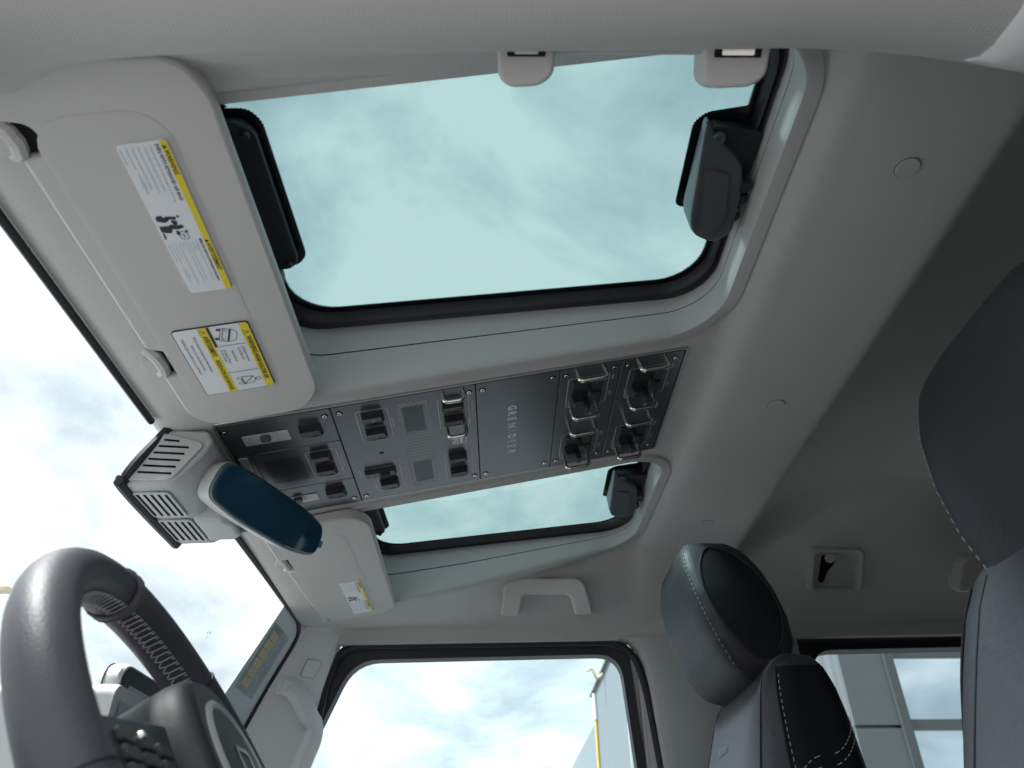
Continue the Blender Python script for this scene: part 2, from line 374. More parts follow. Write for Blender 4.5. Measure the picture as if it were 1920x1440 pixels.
# bonnet outside the windscreen (below the line of sight), same cream paint as the pillars
mb = MB(); prof = [(-.80, -.10), (-1.0, -.115), (-1.6, -.15), (-1.95, -.20), (-2.05, -.30), (-2.05, -.60), (-.80, -.60)]
mb.loft([[Vector((x, y, z)) for x, z in prof] for y in (.10, 1.69)])
o = mb.build('bonnet', 'body_paint', bevel=.03); tag(o, 'cream painted bonnet of the vehicle in front of the windscreen', 'bonnet')
# dashboard (below the line of sight)
mb = MB(); prof = [(-.90, -.5), (-.90, .0), (-.70, .035), (-.50, .03), (-.42, .0), (-.40, -.15), (-.48, -.5)]
mb.loft([[Vector((x, y, z)) for x, z in prof] for y in (.2, 1.60)])
o = mb.build('dashboard', 'dash', bevel=.015); tag(o, 'dark grey dashboard top running below the windscreen', 'dashboard')

# ================================================================== WINDSCREEN
WX = lambda z: -.407 - .46*(.461-z)
ws = thing('windscreen', 'clear front windscreen behind the steering wheel and mirror', 'windscreen', (WX(-.06), YC, -.06))
wf = frame((WX(.461), 0, .461), (0, 1, 0), (-.46, 0, -1), (1, 0, -.46))            # u = y, v = distance down the glass
MB().flat([(.20, -.012), (1.60, -.012), (1.63, .60), (.17, .60)], wf, -.004).build('glass_pane', 'clear_glass', ws, smooth=False)
MB().flat([(1.401, 0), (1.60, -.01), (1.63, .58), (1.32, .58), (1.384, .19)], wf, -.002).build('dotted_border', 'dot_band', ws, smooth=False)
P = [(-.409, .19, .459), (-.409, .5, .459), (-.409, .745, .459)]
MB().tube(P, .0042, 6).build('header_seal', 'rubber', ws)
P = smooth_path([(-.409, .96, .459), (-.409, 1.25, .459), (-.409, 1.44, .458), (-.410, 1.50, .456), (-.414, 1.535, .444), (-.426, 1.548, .42), (-.464, 1.549, .338), (-.53, 1.566, .195), (-.64, 1.59, -.05)], 6)
MB().tube(P, .0045, 6).build('pillar_seal', 'rubber', ws)
# toll tag on the far upper corner
tg = MB().prism(rrect(1.398, 1.502, .040, .165, .004), .001, .0025, wf).build('clear_holder', 'film', ws, smooth=False)
for k in range(6):
    v0 = .052 + k*.0175
    MB().flat([(1.408, v0), (1.448, v0), (1.448, v0+.0155), (1.408, v0+.0155)], wf, .0032).build('tag_cell', 'tag_paper', tg, smooth=False)
for k in range(5):
    v0 = .055 + k*.0175
    MB().flat([(1.452, v0), (1.468, v0), (1.468, v0+.010), (1.452, v0+.010)], wf, .0032).build('tag_tab', 'ink_grey', tg, smooth=False)
mb = MB()
for v0, hh in ((.145, .006), (.150, .004), (.128, .004)): outline(mb, [(1.415, v0-.004), (1.430, v0-.004), (1.430, v0+hh), (1.415, v0+hh)], wf, .0012, .0036)
mb.build('printed_code', 'ink_grey', tg, smooth=False, kind='stuff')
mb = MB()
for (a, b) in ((.62, .255), (1.22, .26), (1.27, .275), (1.30, .30), (1.19, .13)):   # specks of dirt
    for q in range(4):
        a1, b1 = a+random.uniform(-.006, .006), b+random.uniform(-.008, .008); r = random.uniform(.0006, .0016)
        mb.flat([(a1-r, b1), (a1, b1-r*1.6), (a1+r, b1), (a1, b1+r*1.6)], wf, .0)
mb.build('dirt_speck', 'ink_grey', ws, smooth=False, kind='stuff')

# ================================================================== FAR A-PILLAR
ap = thing('pillar_trim', 'pale grey windscreen pillar trim beside the passenger door', 'pillar trim', (-.60, 1.60, -.10))
def pil(z): 
    a = Vector((WX(z)+.004, 1.552 + .05*max(0, .40-z), z)); b = Vector((lerp([(-.1, -.50), (.2, -.392), (.25, -.383), (.38, -.364), (.43, -.350), (.47, -.34)], z), 1.632, z))
    return [a + Vector((-.004, .012, 0)), a, a.lerp(b, .12) + Vector((.002, -.006, 0)), a.lerp(b, .45) + Vector((.006, -.010, 0)), a.lerp(b, .75) + Vector((.008, -.008, 0)), a.lerp(b, .92) + Vector((.004, -.003, 0)), b, b + Vector((-.002, .014, 0))]
zz = [.462, .45, .43, .40, .36, .32, .28, .24, .2, .15, .1, .0, -.1]
MB().loft([pil(z) for z in zz], closed=False).build('cover', 'pale_plastic', ap, angle=70)
def on_pil(t, z, d=0):
    P = pil(z); a, b = P[1], P[6]; p = a.lerp(b, t); q = MBinterp(P, t); nn = Vector((.75, -.6, .2)).normalized(); return q + nn*d
def MBinterp(P, t):
    K = [0, .12, .45, .75, .92, 1]; Q = P[1:7]
    for i in range(5):
        if t <= K[i+1]: return Q[i].lerp(Q[i+1], (t-K[i])/(K[i+1]-K[i]))
    return Q[5]
fr = lambda a, b, w=0: on_pil(a, b, w)
bc = on_pil(.52, .386, .0); bx = (on_pil(.62, .386)-on_pil(.42, .386)).normalized(); by = (on_pil(.52, .40)-on_pil(.52, .37)).normalized(); bn = by.cross(bx).normalized()
if bn.dot(Vector((.75, -.6, .2))) < 0: bn = -bn
bfr = frame(bc, bx, by, bn)
MB().prism(rrect(-.0172, .0172, -.0182, .0182, .0055), -.004, .0030, bfr).build('badge_surround', 'ink_grey', ap)
MB().prism(rrect(-.0160, .0160, -.0170, .0170, .005), -.004, .0036, bfr).build('airbag_badge', 'pale_plastic', ap, bevel=.0006)
# pillar grab handle
hp = smooth_path([(.02, .352, 0), (.22, .352, 0), (.48, .335, 0), (.74, .305, 0), (.93, .285, 0), (.98, .262, 0), (.93, .22, 0), (.90, .15, 0), (.90, .05, 0), (.9, -.05, 0)], 6)
wid = [(.0, .014), (.3, .016), (.5, .018), (.7, .017), (1, .016)]
rings = []
for i, q in enumerate(hp):
    a = hp[max(0, i-1)]; b = hp[min(len(hp)-1, i+1)]
    A, B = on_pil(min(1, a.x), a.y), on_pil(min(1, b.x), b.y); d = (B-A).normalized(); up = Vector((.75, -.6, .2)).normalized(); sd_ = d.cross(up).normalized()
    c = on_pil(min(1, q.x), q.y); wv = .023 if i < 20 else .019; h = .004 + .016*sstep(0, 14, i)
    rings.append([c - sd_*wv, c - sd_*wv*.95 + up*h*.6, c - sd_*wv*.55 + up*h, c + sd_*wv*.55 + up*h, c + sd_*wv*.95 + up*h*.6, c + sd_*wv])
MB().loft(rings).build('grab_handle', 'pale_plastic', ap, angle=75)
mb = MB(); k = rpoly([(.10, .355), (.13, .326), (.28, .326), (.28, .352)], .004)
MB().loft([[on_pil(a, b, .010) for a, b in k], [on_pil(a, b, .014) for a, b in k]]).build('screw_flap', 'pale_plastic', ap)

# ================================================================== PASSENGER DOOR (far side)
def ring_prism(inner, outer, y0, y1, name, m, parent, bevel=.003, zi=None):
    mb = MB(); A = lambda L_, y: [Vector((x, y, z)) for x, z in L_]
    n = len(inner); R = [A(outer, y1), A(outer, y0), A(inner, y0+.004), A(inner, y1)]
    mb.loft(R + [R[0]], True, False); return mb.build(name, m, parent, bevel=bevel, angle=50)
dr = thing('passenger_door', 'passenger door with black window frame seen across the cabin', 'door', (-.1, 1.665, -.95))
inn = rpoly([(-.318, .418), (.250, .428), (.262, .25), (.29, -.12), (-.55, -.12), (-.40, .213)], [.055, .05, 0, .02, .02, 0], 6)
outr = rpoly([(-.345, .456), (.268, .466), (.281, .25), (.315, -.16), (-.61, -.16), (-.432, .213)], [.03, .03, 0, .02, .02, 0], 6)
ring_prism(inn, outr, 1.640, 1.68, 'window_frame', 'rubber', dr)
inn2 = [(.0+(x)*1.0, z) for x, z in inn]
MB().flat(inn, lambda a, b, w: Vector((a, 1.662, b))).build('window_glass', 'door_glass', dr, smooth=False)
MB().box((-.62, 1.64, -.95), (.33, 1.70, -.14)).build('door_panel', 'trim', dr, bevel=.02)
sp = smooth_path([(-.53, 1.632, -.2), (-.392, 1.632, .22), (-.366, 1.632, .37), (-.345, 1.632, .425), (-.30, 1.632, .443), (-.2, 1.632, .446), (0, 1.632, .448), (.18, 1.632, .450), (.235, 1.632, .446), (.275, 1.632, .422), (.296, 1.632, .36), (.308, 1.632, .25), (.33, 1.632, .0), (.35, 1.632, -.3)], 6)
o = MB().tube(sp, .0085, 10).build('door_opening_seal', 'rubber'); tag(o, 'black rubber seal around the passenger door opening', 'door seal')
# body pillar between the doors, painted, and its inner trim
bp = thing('centre_pillar', 'cream painted centre pillar with grey trim behind the passenger door', 'pillar', (.45, 1.65, -.95))
MB().loft([[Vector((x, y, z)) for x, y in [(.262, 1.70), (.268, 1.662), (.2835, 1.655), (.2850, 1.647), (.2905, 1.6465), (.2925, 1.650), (.31, 1.650), (.36, 1.66), (.36, 1.70)]] for z in (-.95, .2, .47)]).build('painted_flange', 'body_paint', bp, angle=30)
pz = [(-.95, .35), (.0, .325), (.2, .312), (.36, .300), (.40, .294), (.43, .283), (.448, .266), (.4535, .24)]
mb = MB(); mb.loft([[Vector((x0, 1.640, z)), Vector((x0+.003, 1.620, z)), Vector((x0+.012, 1.612, z)), Vector((x0+.035, 1.604, z)), Vector((.45, 1.595, z)), Vector((.60, 1.600, z)), Vector((.63, 1.625, z))] for z, x0 in pz], closed=False)
mb.build('pillar_cover', 'trim', bp, angle=60)
# rear door
rd = thing('rear_door', 'rear passenger door with dark window frame behind the front seat', 'door', (1.1, 1.665, -.95))
inn = rpoly([(.66, .432), (1.52, .446), (1.62, -.1), (.66, -.1)], .05, 5); outr = rpoly([(.60, .474), (1.58, .484), (1.68, -.15), (.60, -.15)], .06, 5)
ring_prism(inn, outr, 1.634, 1.68, 'window_frame', 'rubber', rd)
MB().flat(inn, lambda a, b, w: Vector((a, 1.662, b))).build('window_glass', 'rear_glass', rd, smooth=False)
MB().box((.60, 1.64, -.95), (1.68, 1.70, -.13)).build('door_panel', 'trim', rd, bevel=.02)
MB().tube([(.60, 1.632, .462), (1.1, 1.632, .468), (1.7, 1.632, .475)], .007, 8).build('top_seal', 'rubber', rd)
o = MB().box((1.66, 1.62, -1.0), (1.97, 1.70, .6)).build('far_body_side', 'trim', smooth=False); o['kind'] = 'structure'
o = MB().box((-1.0, 1.64, -1.0), (-.60, 1.70, -.05)).build('far_cowl_side', 'trim', smooth=False); o['kind'] = 'structure'

# ================================================================== OUTSIDE
bd = thing('showroom_building', 'pale metal-clad building with grey panels and mirrored windows outside', 'building', (6.0, 20, -1.42))
W0, Y0, Y1, ZT = 3.50, 8.0, 31.0, 6.45
mb = MB(); k = 0; y = Y0                                        # ribbed side wall
pts = []
while y < Y1:
    for dy, dx in ((0, 0), (.10, 0), (.13, .035), (.22, .035)): pts.append((W0+dx, y+dy))
    y += .25
pts.append((W0, Y1)); pts += [(W0+6, Y1), (W0+6, Y0+.2)]
mb.prism(pts, -1.42, ZT, lambda a, b, w: Vector((a, b, w))).build('side_wall', 'cladding', bd, smooth=False)
MB().box((W0-.10, Y0-.05, ZT), (W0+6, Y1+.1, ZT+.07)).build('roof_edge', 'mullion', bd, smooth=False)
for z0, z1 in ((-1.42, 1.345), (1.375, 4.1), (4.13, ZT)):
    MB().box((W0-.03, Y0-.06, z0), (3.93, Y0+.02, z1)).build('wall_panel', 'panel_grey', bd, smooth=False)
MB().box((3.93, Y0-.10, -1.42), (4.02, Y0+.05, ZT)).build('mullion', 'mullion', bd, smooth=False)
for xm in (5.6, 7.2, 8.8): MB().box((xm, Y0-.10, -1.42), (xm+.09, Y0+.05, ZT)).build('mullion', 'mullion', bd, smooth=False)
for zm in (-.2, 1.335, 2.03, 3.5, 4.9):
    MB().box((4.02, Y0-.085, zm), (9.4, Y0+.04, zm+.085)).build('transom', 'mullion', bd, smooth=False)
for xa, xb in ((4.02, 5.6), (5.69, 7.2), (7.29, 8.8)):
    for za, zb in ((-1.42, -.2), (-.115, 1.335), (1.42, 2.03), (2.115, 3.5), (3.585, 4.9)):
        MB().box((xa, Y0-.02, za), (xb, Y0, zb)).build('window_pane', 'bldg_glass', bd, smooth=False)
MB().tube([(W0-.06, Y1-1.2, 6.2), (W0-.06, Y1-1.2, -1.42)], .055, 10).build('downpipe', 'yellow_pipe', bd)
MB().tube([(W0+.03, Y1-1.2, 6.25), (W0-.06, Y1-1.2, 6.3), (W0-.06, Y1-1.2, 5.4)], .075, 10).build('pipe_head', 'label_white', bd)
MB().tube(smooth_path([(W0-.05, Y0+19.0, ZT-.1), (W0-.28, Y0+18.9, ZT-.25), (W0-.42, Y0+18.9, ZT+.05), (W0-.60, Y0+18.9, ZT-.02)], 5), .05, 8).build('wall_lamp', 'tan_tag', bd)
o = MB().box((3.62, 31.5, -1.42), (10, 75, 5.6)).build('far_warehouse', 'cladding', smooth=False); tag(o, 'lower pale warehouse beyond the yellow downpipe', 'building')
lm = thing('street_lamp', 'street lamp head at the left edge beyond the windscreen', 'street lamp', (-14.9, 20, -1.42))
MB().tube([(-14.9, 20, -1.42), (-14.9, 20, 6.9)], [.09, .05], 8).build('post', 'mullion', lm)
MB().tube([(-14.9, 20, 6.9), (-13.9, 20, 7.02)], .04, 8).build('arm', 'mullion', lm)
MB().prism(rrect(-14.0, -13.38, 19.85, 20.15, .08), 6.90, 7.05, lambda a, b, w: Vector((a, b, w))).build('lamp_head', 'tan_tag', lm, bevel=.02)

# ================================================================== ROOF WINDOWS
ZG = lambda x: .61 + .115*x
def dense(loop, step=.012):
    out = []; n = len(loop)
    for i in range(n):
        a, b = Vector(loop[i]), Vector(loop[(i+1) % n]); k = max(1, int((b-a).length/step))
        out += [a.lerp(b, t/k) for t in range(k)]
    return [(p.x, p.y) for p in out]
def off_loop(loop, fx, fy):
    """move a rounded rectangle loop outwards by fx / fy (pairs: low side, high side)"""
    cx = sum(p[0] for p in loop)/len(loop); cy0 = sum(p[1] for p in loop)/len(loop)
    hx = max(p[0] for p in loop)-cx; hy = max(p[1] for p in loop)-cy0
    return [(x + (fx[1] if x > cx else fx[0])*(x-cx)/hx, y + (fy[1] if y > cy0 else fy[0])*(y-cy0)/hy) for x, y in loop]
def toothed(poly, step=.0013, d=.0014):
    P = dense(poly, step); n = len(P); n -= n % 2; P = P[:n]; out = []
    ar = sum(P[i-1][0]*P[i][1]-P[i][0]*P[i-1][1] for i in range(n)); sg = -1 if ar > 0 else 1
    for i in range(n):
        a, b = Vector(P[i-1]), Vector(P[(i+1) % n]); t_ = (b-a).normalized(); q = Vector(P[i])
        out.append(tuple(q + Vector((-t_.y, t_.x))*sg*(d if i % 2 else 0)))
    return out
def fan(L_, fr, w):
    V = [fr(a, b, w) for a, b in L_]; return MB().add(V, [tuple(t) for t in tessellate_polygon([V])])
def roof_window(dy, side, label):
    rw = thing('roof_window', label, 'roof window', (0, .531+dy, .60), 'tilting glass roof windows')
    y0, y1 = .366+dy, .696+dy
    if side > 0: fl = (.340, .731, .327, .752)
    else: fl = (2*YC-.731, 2*YC-.340, 2*YC-.752, 2*YC-.318)
    if side > 0: fl = (.340, .731, .318, .752)
    base = dense(rrect(-.250, .243, y0, y1, .052, 7), .010)
    g3 = lambda L_, dz: [Vector((x, y, ZG(x)+dz)) for x, y in L_]
    MB().add(g3(off_loop(base, (.02, .02), (.02, .02)), .006), [tuple(range(len(base)))]).build('glass_pane', 'roof_glass', rw, smooth=False)
    # black ceramic border with a toothed inner edge
    fine = dense(rrect(-.250, .243, y0, y1, .052, 7), .0013); n = len(fine)
    if n % 2: fine.pop(); n -= 1
    teeth = off_loop(fine, (-.0024, -.0024), (-.0024, -.0024)); edge = [teeth[i] if i % 2 == 0 else fine[i] for i in range(n)]
    o1 = off_loop(fine, (.012, .012), (.012, .012))
    MB().loft([g3(edge, .0045), g3(o1, .0045)], True, False).build('ceramic_border', 'frit', rw, smooth=False)
    # rubber seal: two soft lips
    S = [off_loop(base, (a, a*.75), (a, a)) for a in (.008, .011, .016, .019, .024, .027, .0285)]
    Zs = (.004, -.006, -.009, -.004, -.008, -.004, .010)
    MB().loft([g3(a, z) for a, z in zip(S, Zs)], True, False).build('rubber_seal', 'rubber', rw, angle=70)
    # inner trim: upper wall, seam, lower wall, flange against the headliner
    wt = rrect(-.270, .262, min(y0, y0)-.026, y1+.027, .062, 10); 
    fi = rrect(-.274, .266, fl[0], fl[1], .066, 10); fo = rrect(-.292, .285, fl[2], fl[3], .085, 10)
    m = 6; dn = lambda L_: [Vector(a).lerp(Vector(b), t/m) for a, b in zip(L_, L_[1:]+L_[:1]) for t in range(m)]
    wt, fi, fo = dn(wt), dn(fi), dn(fo)
    top = [Vector((p.x, p.y, ZG(p.x)+.002)) for p in wt]
    low = [Vector((p.x, p.y, ZH(p.x, p.y)+.004)) for p in fi]
    at = lambda t, push=0: [a.lerp(b, t) for a, b in zip(top, low)]
    MB().loft([at(0), at(.25), at(.50)], True, False).build('upper_trim', 'trim', rw, angle=60)
    gv = []
    cxy = Vector((sum(p.x for p in wt)/len(wt), sum(p.y for p in wt)/len(wt)))
    outw = lambda L_, d: [p + Vector(((p.x-cxy.x), (p.y-cxy.y), 0)).normalized()*d for p in L_]
    MB().loft([at(.50), outw(at(.502), .003), outw(at(.518), .003), at(.52)], True, False).build('trim_seam', 'groove', rw)
    lip = [Vector((p.x, p.y, ZH(p.x, p.y)-.003)) for p in [Vector(a).lerp(Vector(b), .14) for a, b in zip(fi, fo)]]
    l2 = [Vector((p.x, p.y, ZH(p.x, p.y)-.0045)) for p in [Vector(a).lerp(Vector(b), .35) for a, b in zip(fi, fo)]]
    l3 = [Vector((p.x, p.y, ZH(p.x, p.y)-.0035)) for p in [Vector(a).lerp(Vector(b), .90) for a, b in zip(fi, fo)]]
    l4 = [Vector((p.x, p.y, ZH(p.x, p.y)+.004)) for p in fo]
    MB().loft([at(.52), at(.80), low, lip, l2, l3, l4], True, False).build('lower_trim', 'trim', rw, angle=50)
    # rear latch: printed tab, bracket, lever, lock, screw
    gf = frame((0, 0, .61), (1, 0, .115), (0, 1, 0), (.115, 0, -1))         # w points down into the cabin
    tab = rpoly([(.262, .447+dy), (.203, .453+dy), (.192, .464+dy), (.194, .572+dy), (.262, .592+dy)], .008)
    fan(toothed(tab), gf, -.0035).build('latch_print', 'frit', rw, smooth=False)
    MB().prism(rpoly([(.205, .458+dy), (.262, .47+dy), (.262, .58+dy), (.203, .565+dy)], .008), -.002, .012, gf).build('latch_bracket', 'black_plastic', rw, bevel=.003)
    # lever: wedge shaped pull with a raised rim
    def lv(pts, w): return [gf(a, b+dy, w) for a, b in pts]
    L0 = rpoly([(.198, .447), (.212, .470), (.243, .497), (.250, .520), (.250, .585), (.232, .598), (.205, .582), (.197, .560)], .012, 3)
    cxl = .222; cyl = .535
    sc_ = lambda k: [(cxl+(a-cxl)*k, cyl+(b-cyl)*k) for a, b in L0]
    ww = lambda L_, a, b: [gf(p, q+dy, a + (b-a)*max(0, min(1, (q-.46)/.10))) for p, q in L_]
    lever = MB().loft([ww(sc_(1.0), .004, .008), ww(sc_(1.0), .010, .030), ww(sc_(.96), .013, .036), ww(sc_(.86), .014, .038)]).build('latch_lever', 'lever', rw, angle=40)
    pad = rpoly([(.203, .500), (.232, .508), (.236, .56), (.226, .584), (.207, .572)], .008, 3)
    MB().loft([ww(pad, .0145, .0385), ww([(.219+(a-.219)*.93, .545+(b-.545)*.95) for a, b in pad], .0145, .0370)]).build('finger_pad', 'lever', lever, angle=30)
    mb = MB()
    for k, (a, b, w0, w1, r) in enumerate([(.252, .525, .0, .030, .008), (.256, .545, .0, .026, .007), (.250, .565, .0, .030, .009)]): mb.disc(gf, a, b+dy, r, w0, 12, r*.85, w1)
    mb.box((.240, .515+dy, .010), (.250, .580+dy, .020), gf)
    mb.build('latch_hinge', 'black_plastic', rw, bevel=.001)
    MB().disc(gf, .249, .553+dy, .0025, .030, 10, .002, .033).build('hinge_pin', 'gold', rw)
    sr = MB(); nn = 20
    sr.loft([[gf(.214+r*math.cos(2*math.pi*k/nn), .472+dy+r*math.sin(2*math.pi*k/nn), h) for k in range(nn)] for r, h in [(.0075, .012), (.0075, .0155), (.0065, .0165), (.0035, .0165), (.0030, .0145)]])
    sr.build('screw', 'lever', rw)
    # front hinge: long black cover with two screws
    tab = rpoly([(-.275, .413+dy), (-.231, .416+dy), (-.222, .430+dy), (-.219, .604+dy), (-.232, .618+dy), (-.275, .618+dy)], .010)
    fan(toothed(tab), gf, -.0035).build('hinge_print', 'frit', rw, smooth=False)
    MB().prism(rpoly([(-.27, .420+dy), (-.238, .422+dy), (-.228, .434+dy), (-.226, .600+dy), (-.236, .611+dy), (-.27, .611+dy)], .010), -.002, .010, gf).build('front_hinge', 'black_plastic', rw, bevel=.003)
    MB().prism(rrect(-.272, -.247, .604+dy, .632+dy, .008), -.002, .022, gf).build('hinge_stop', 'rubber', rw, bevel=.004)
    for b in (.434, .601): MB().disc(gf, -.237, b+dy, .0050, .009, 14, .0035, .014).build('screw', 'switch', rw)
    return rw
roof_window(0, 1, 'large nearer glass roof window above the driver, right of the labelled visor')
roof_window(.734, -1, 'farther glass roof window beyond the overhead switch panel')

# ================================================================== SUN VISORS
SL = .1997
vdir, vdn = Vector((1, 0, SL)).normalized(), Vector((SL, 0, -1)).normalized()
vf = frame((0, 0, .5377-.0200), vdir, (0, 1, 0), vdn)     # u ~ x along the slope, v = y, w down
K = math.sqrt(1+SL*SL)
def X(x): return x*K
def label_big(vis, v0, v1, u0, u1, small=False):
    """air-bag warning label: yellow strip towards the rear, text reads away from the camera"""
    W = .0012; du = u1-u0; dv = v1-v0; q = lambda a: u0+du*a; p = lambda b: v0+dv*b
    lb = MB().prism(rrect(u0, u1, v0, v1, .004 if not small else .003), -.0005, W, vf).build('warning_label', 'label_white', vis, smooth=False)
    ys = .855
    MB().prism(rpoly([(q(ys), v0), (u1, v0), (u1, v1), (q(ys), v1)], [0, .004, .004, 0]), W, W+.0002, vf).build('yellow_strip', 'label_yellow', lb, smooth=False)
    ik = MB(); gk = MB()
    h = du*.132
    for (b, s, wd) in ((.050, 'WARNING', .150), (.645, 'AVERTISSEMENT', .265)):
        tri = [(q(.875), p(b-.022)), (q(.975), p(b-.022+.018)), (q(.875), p(b-.022+.036))]; tri = [(q(.88), p(b-.030)), (q(.97), p(b-.030)+du*.055), (q(.88), p(b-.030)+du*.11)]
        ik.flat(tri, vf, W+.0004); text(ik, s, vf, q(.878), p(b), h, bold=True, sx=.95*wd*dv/(len(s)*h*.70), w=W+.0004)
    text(ik, 'EVEN WITH ADVANCED AIR BAGS', vf, q(.745), p(.012), du*.108, bold=True, sx=.385*dv/(27*du*.108*.66), w=W+.0003)
    text(ik, 'MÊME AVEC DES SACS GONFLABLES INTELLIGENTS', vf, q(.760), p(.605), du*.076, bold=True, sx=.390*dv/(42*du*.076*.66), w=W+.0003)
    L1 = ['• Children can be killed or seriously injured by the air bag', '• The back seat is the safest place for children.', '• Never put a rear-facing child seat in the front.', '• Always use seat belts and child restraints.', "• See owner's manual       for more information", '   about air bags.']
    L2 = ['• Les enfants peuvent être tués ou gravement blessés par le', '   sac gonflable.', '• Le siège arrière est l\'endroit le plus sûr pour les enfants.', '• Ne jamais placer à l\'avant un siège pour enfant faisant face à', '   l\'arrière.', '• Toujours utiliser les ceintures de sécurité et les ensembles de', '   retenue pour enfants.', '• Voir le guide du propriétaire      pour plus d\'informations à', '   propos des sacs gonflables.']
    for i, s in enumerate(L1): text(gk, s, vf, q(.630-i*.118), p(.012), du*.072, sx=.40*dv*len(s)/59/(len(s)*du*.072*.47), w=W+.0003)
    for i, s in enumerate(L2): text(gk, s, vf, q(.665-i*.077), p(.610), du*.052, sx=.385*dv*len(s)/64/(len(s)*du*.052*.47), w=W+.0003)
    for b, a in ((.215, .155), (.83, .125)): outline(gk, [(q(a-.02), p(b)), (q(a-.02), p(b+.035)), (q(a+.07), p(b+.035)), (q(a+.07), p(b))], vf, du*.008, W+.0003)
    # pictogram: two seats, an infant seat in the back and an airbag against one in front
    def poly(pts, mm=ik, w=W+.0003): mm.flat([(q(.05+a*.5), p(.425+b*.165)) for a, b in pts], vf, w)
    poly(rpoly([(.06, .02), (.02, .20), (.34, .30), (.55, .22), (.58, .12), (.38, .10), (.30, .0)], .03)); poly(rpoly([(.45, .05), (.40, .16), (.85, .22), (.9, .12)], .05)); poly(rpoly([(.60, .22), (.66, .42), (.80, .45), (.86, .30), (.78, .24)], .05)); poly(rpoly([(.92, .10), (.98, .18), (1.05, .12), (.98, .04)], .03))
    poly(rpoly([(.02, .42), (.0, .66), (.40, .74), (.52, .60), (.46, .44)], .04)); poly([(.02, .70), (.0, .95), (.07, .96), (.10, .72)]); poly(rpoly([(.48, .38), (.44, .56), (.78, .62), (1.05, .55), (1.0, .44), (.8, .46)], .05)); poly(rpoly([(.62, .64), (.60, .84), (.72, .86), (.78, .70)], .04)); poly(rpoly([(1.04, .66), (.98, .74), (1.06, .80), (1.13, .73)], .03))
    outline(ik, [(q(.05+a*.5), p(.425+b*.165)) for a, b in rpoly([(.68, .80), (.86, .68), (1.08, .84), (1.05, 1.04), (.74, 1.06)], .12)], vf, du*.012, W+.0003)
    outline(ik, [(q(.05+a*.5), p(.425+b*.165)) for a, b in [(.8, .82), (.95, .95), (.9, .80), (.86, 1.0)]], vf, du*.012, W+.0003, closed=False)
    ik.build('bold_print', 'ink', lb, smooth=False, kind='stuff'); gk.build('fine_print', 'ink_grey', lb, smooth=False, kind='stuff')
    return lb
def visor(outl, rad, label, cat='sun visor'):
    cx = sum(p[0] for p in outl)/len(outl); cyv = sum(p[1] for p in outl)/len(outl)
    vis = thing('sun_visor', label, cat, vf(cx, cyv, -.014), 'sun visors')
    L_ = dense(rpoly(outl, rad, 6), .02)
    n = len(L_); C = Vector((cx, cyv))
    def inset(d):
        o = []
        for i, p in enumerate(L_):
            a, b = Vector(L_[i-1]), Vector(L_[(i+1) % n]); t_ = (b-a).normalized(); nn = Vector((-t_.y, t_.x)); p = Vector(p)
            if nn.dot(C-p) < 0 and True: pass
            o.append(p + nn*d)
        return [(p.x, p.y) for p in o]
    A = 0
    for i in range(n): A += L_[i-1][0]*L_[i][1] - L_[i][0]*L_[i-1][1]
    sg = 1 if A > 0 else -1
    ring = lambda d, w: [vf(a, b, w) for a, b in inset(d*sg)]
    rings = [ring(.002, -.017), ring(0, -.014), ring(0, -.0045), ring(.0008, -.0018), ring(.0022, -.0004), ring(.0035, 0)]
    MB().loft(rings).build('panel', 'visor', vis, angle=65)
    return vis
# near visor: notch for the hook in its front edge
o1 = [(X(-.352), .300), (X(-.300), .286), (X(-.224), .295), (X(-.209), .325), (X(-.208), .705), (X(-.232), .740), (X(-.335), .741), (X(-.353), .715), (X(-.353), .640), (X(-.334), .640), (X(-.334), .603), (X(-.353), .592), (X(-.353), .362), (X(-.334), .360), (X(-.334), .335), (X(-.353), .330)]
v1 = visor(o1, [.02, .03, .035, .03, .035, .03, .02, .025, .004, .006, .006, .005, .004, .010, .010, .004], 'near sun visor in pale grey with two yellow and white warning labels')
# raised field on the near visor
rf = rrect(X(-.338), X(-.246), .330, .705, .03, 6); rg = rrect(X(-.332), X(-.252), .336, .699, .026, 6)
MB().loft([[vf(a, b, .0002) for a, b in rf], [vf(a, b, .0008) for a, b in rg]]).build('raised_field', 'visor', v1, angle=70)
vf0 = vf
vf = frame(vf0(0, 0, .0012), vdir, (0, 1, 0), vdn)
label_big(v1, .357, .520, X(-.2865), X(-.2505))
# roll-over label
lb = MB().prism(rrect(X(-.3215), X(-.2500), .5685, .6785, .004), -.0005, .0010, vf).build('warning_label', 'ink', v1, smooth=False)
W = .0010
MB().prism(rrect(X(-.3208), X(-.2507), .5692, .6778, .0036), W, W+.0002, vf).build('label_field', 'label_white', lb, smooth=False)
MB().flat(rpoly([(X(-.2592), .5692), (X(-.2507), .5692), (X(-.2507), .6778), (X(-.2592), .6778)], [0, .0036, .0036, 0]), vf, W+.0004).build('yellow_strip', 'label_yellow', lb, smooth=False)
MB().flat([(X(-.2978), .5692), (X(-.2895), .5692), (X(-.2895), .6778), (X(-.2978), .6778)], vf, W+.0004).build('yellow_strip', 'label_yellow', lb, smooth=False)
ik = MB(); w1 = W+.0007
ik.flat([(X(-.2893), .5692), (X(-.2870), .5692), (X(-.2870), .600), (X(-.2893), .600)], vf, w1)
for b in (.600, .6445): ik.flat([(X(-.2893), b-.0003), (X(-.2595), b-.0003), (X(-.2595), b+.0003), (X(-.2893), b+.0003)], vf, w1)
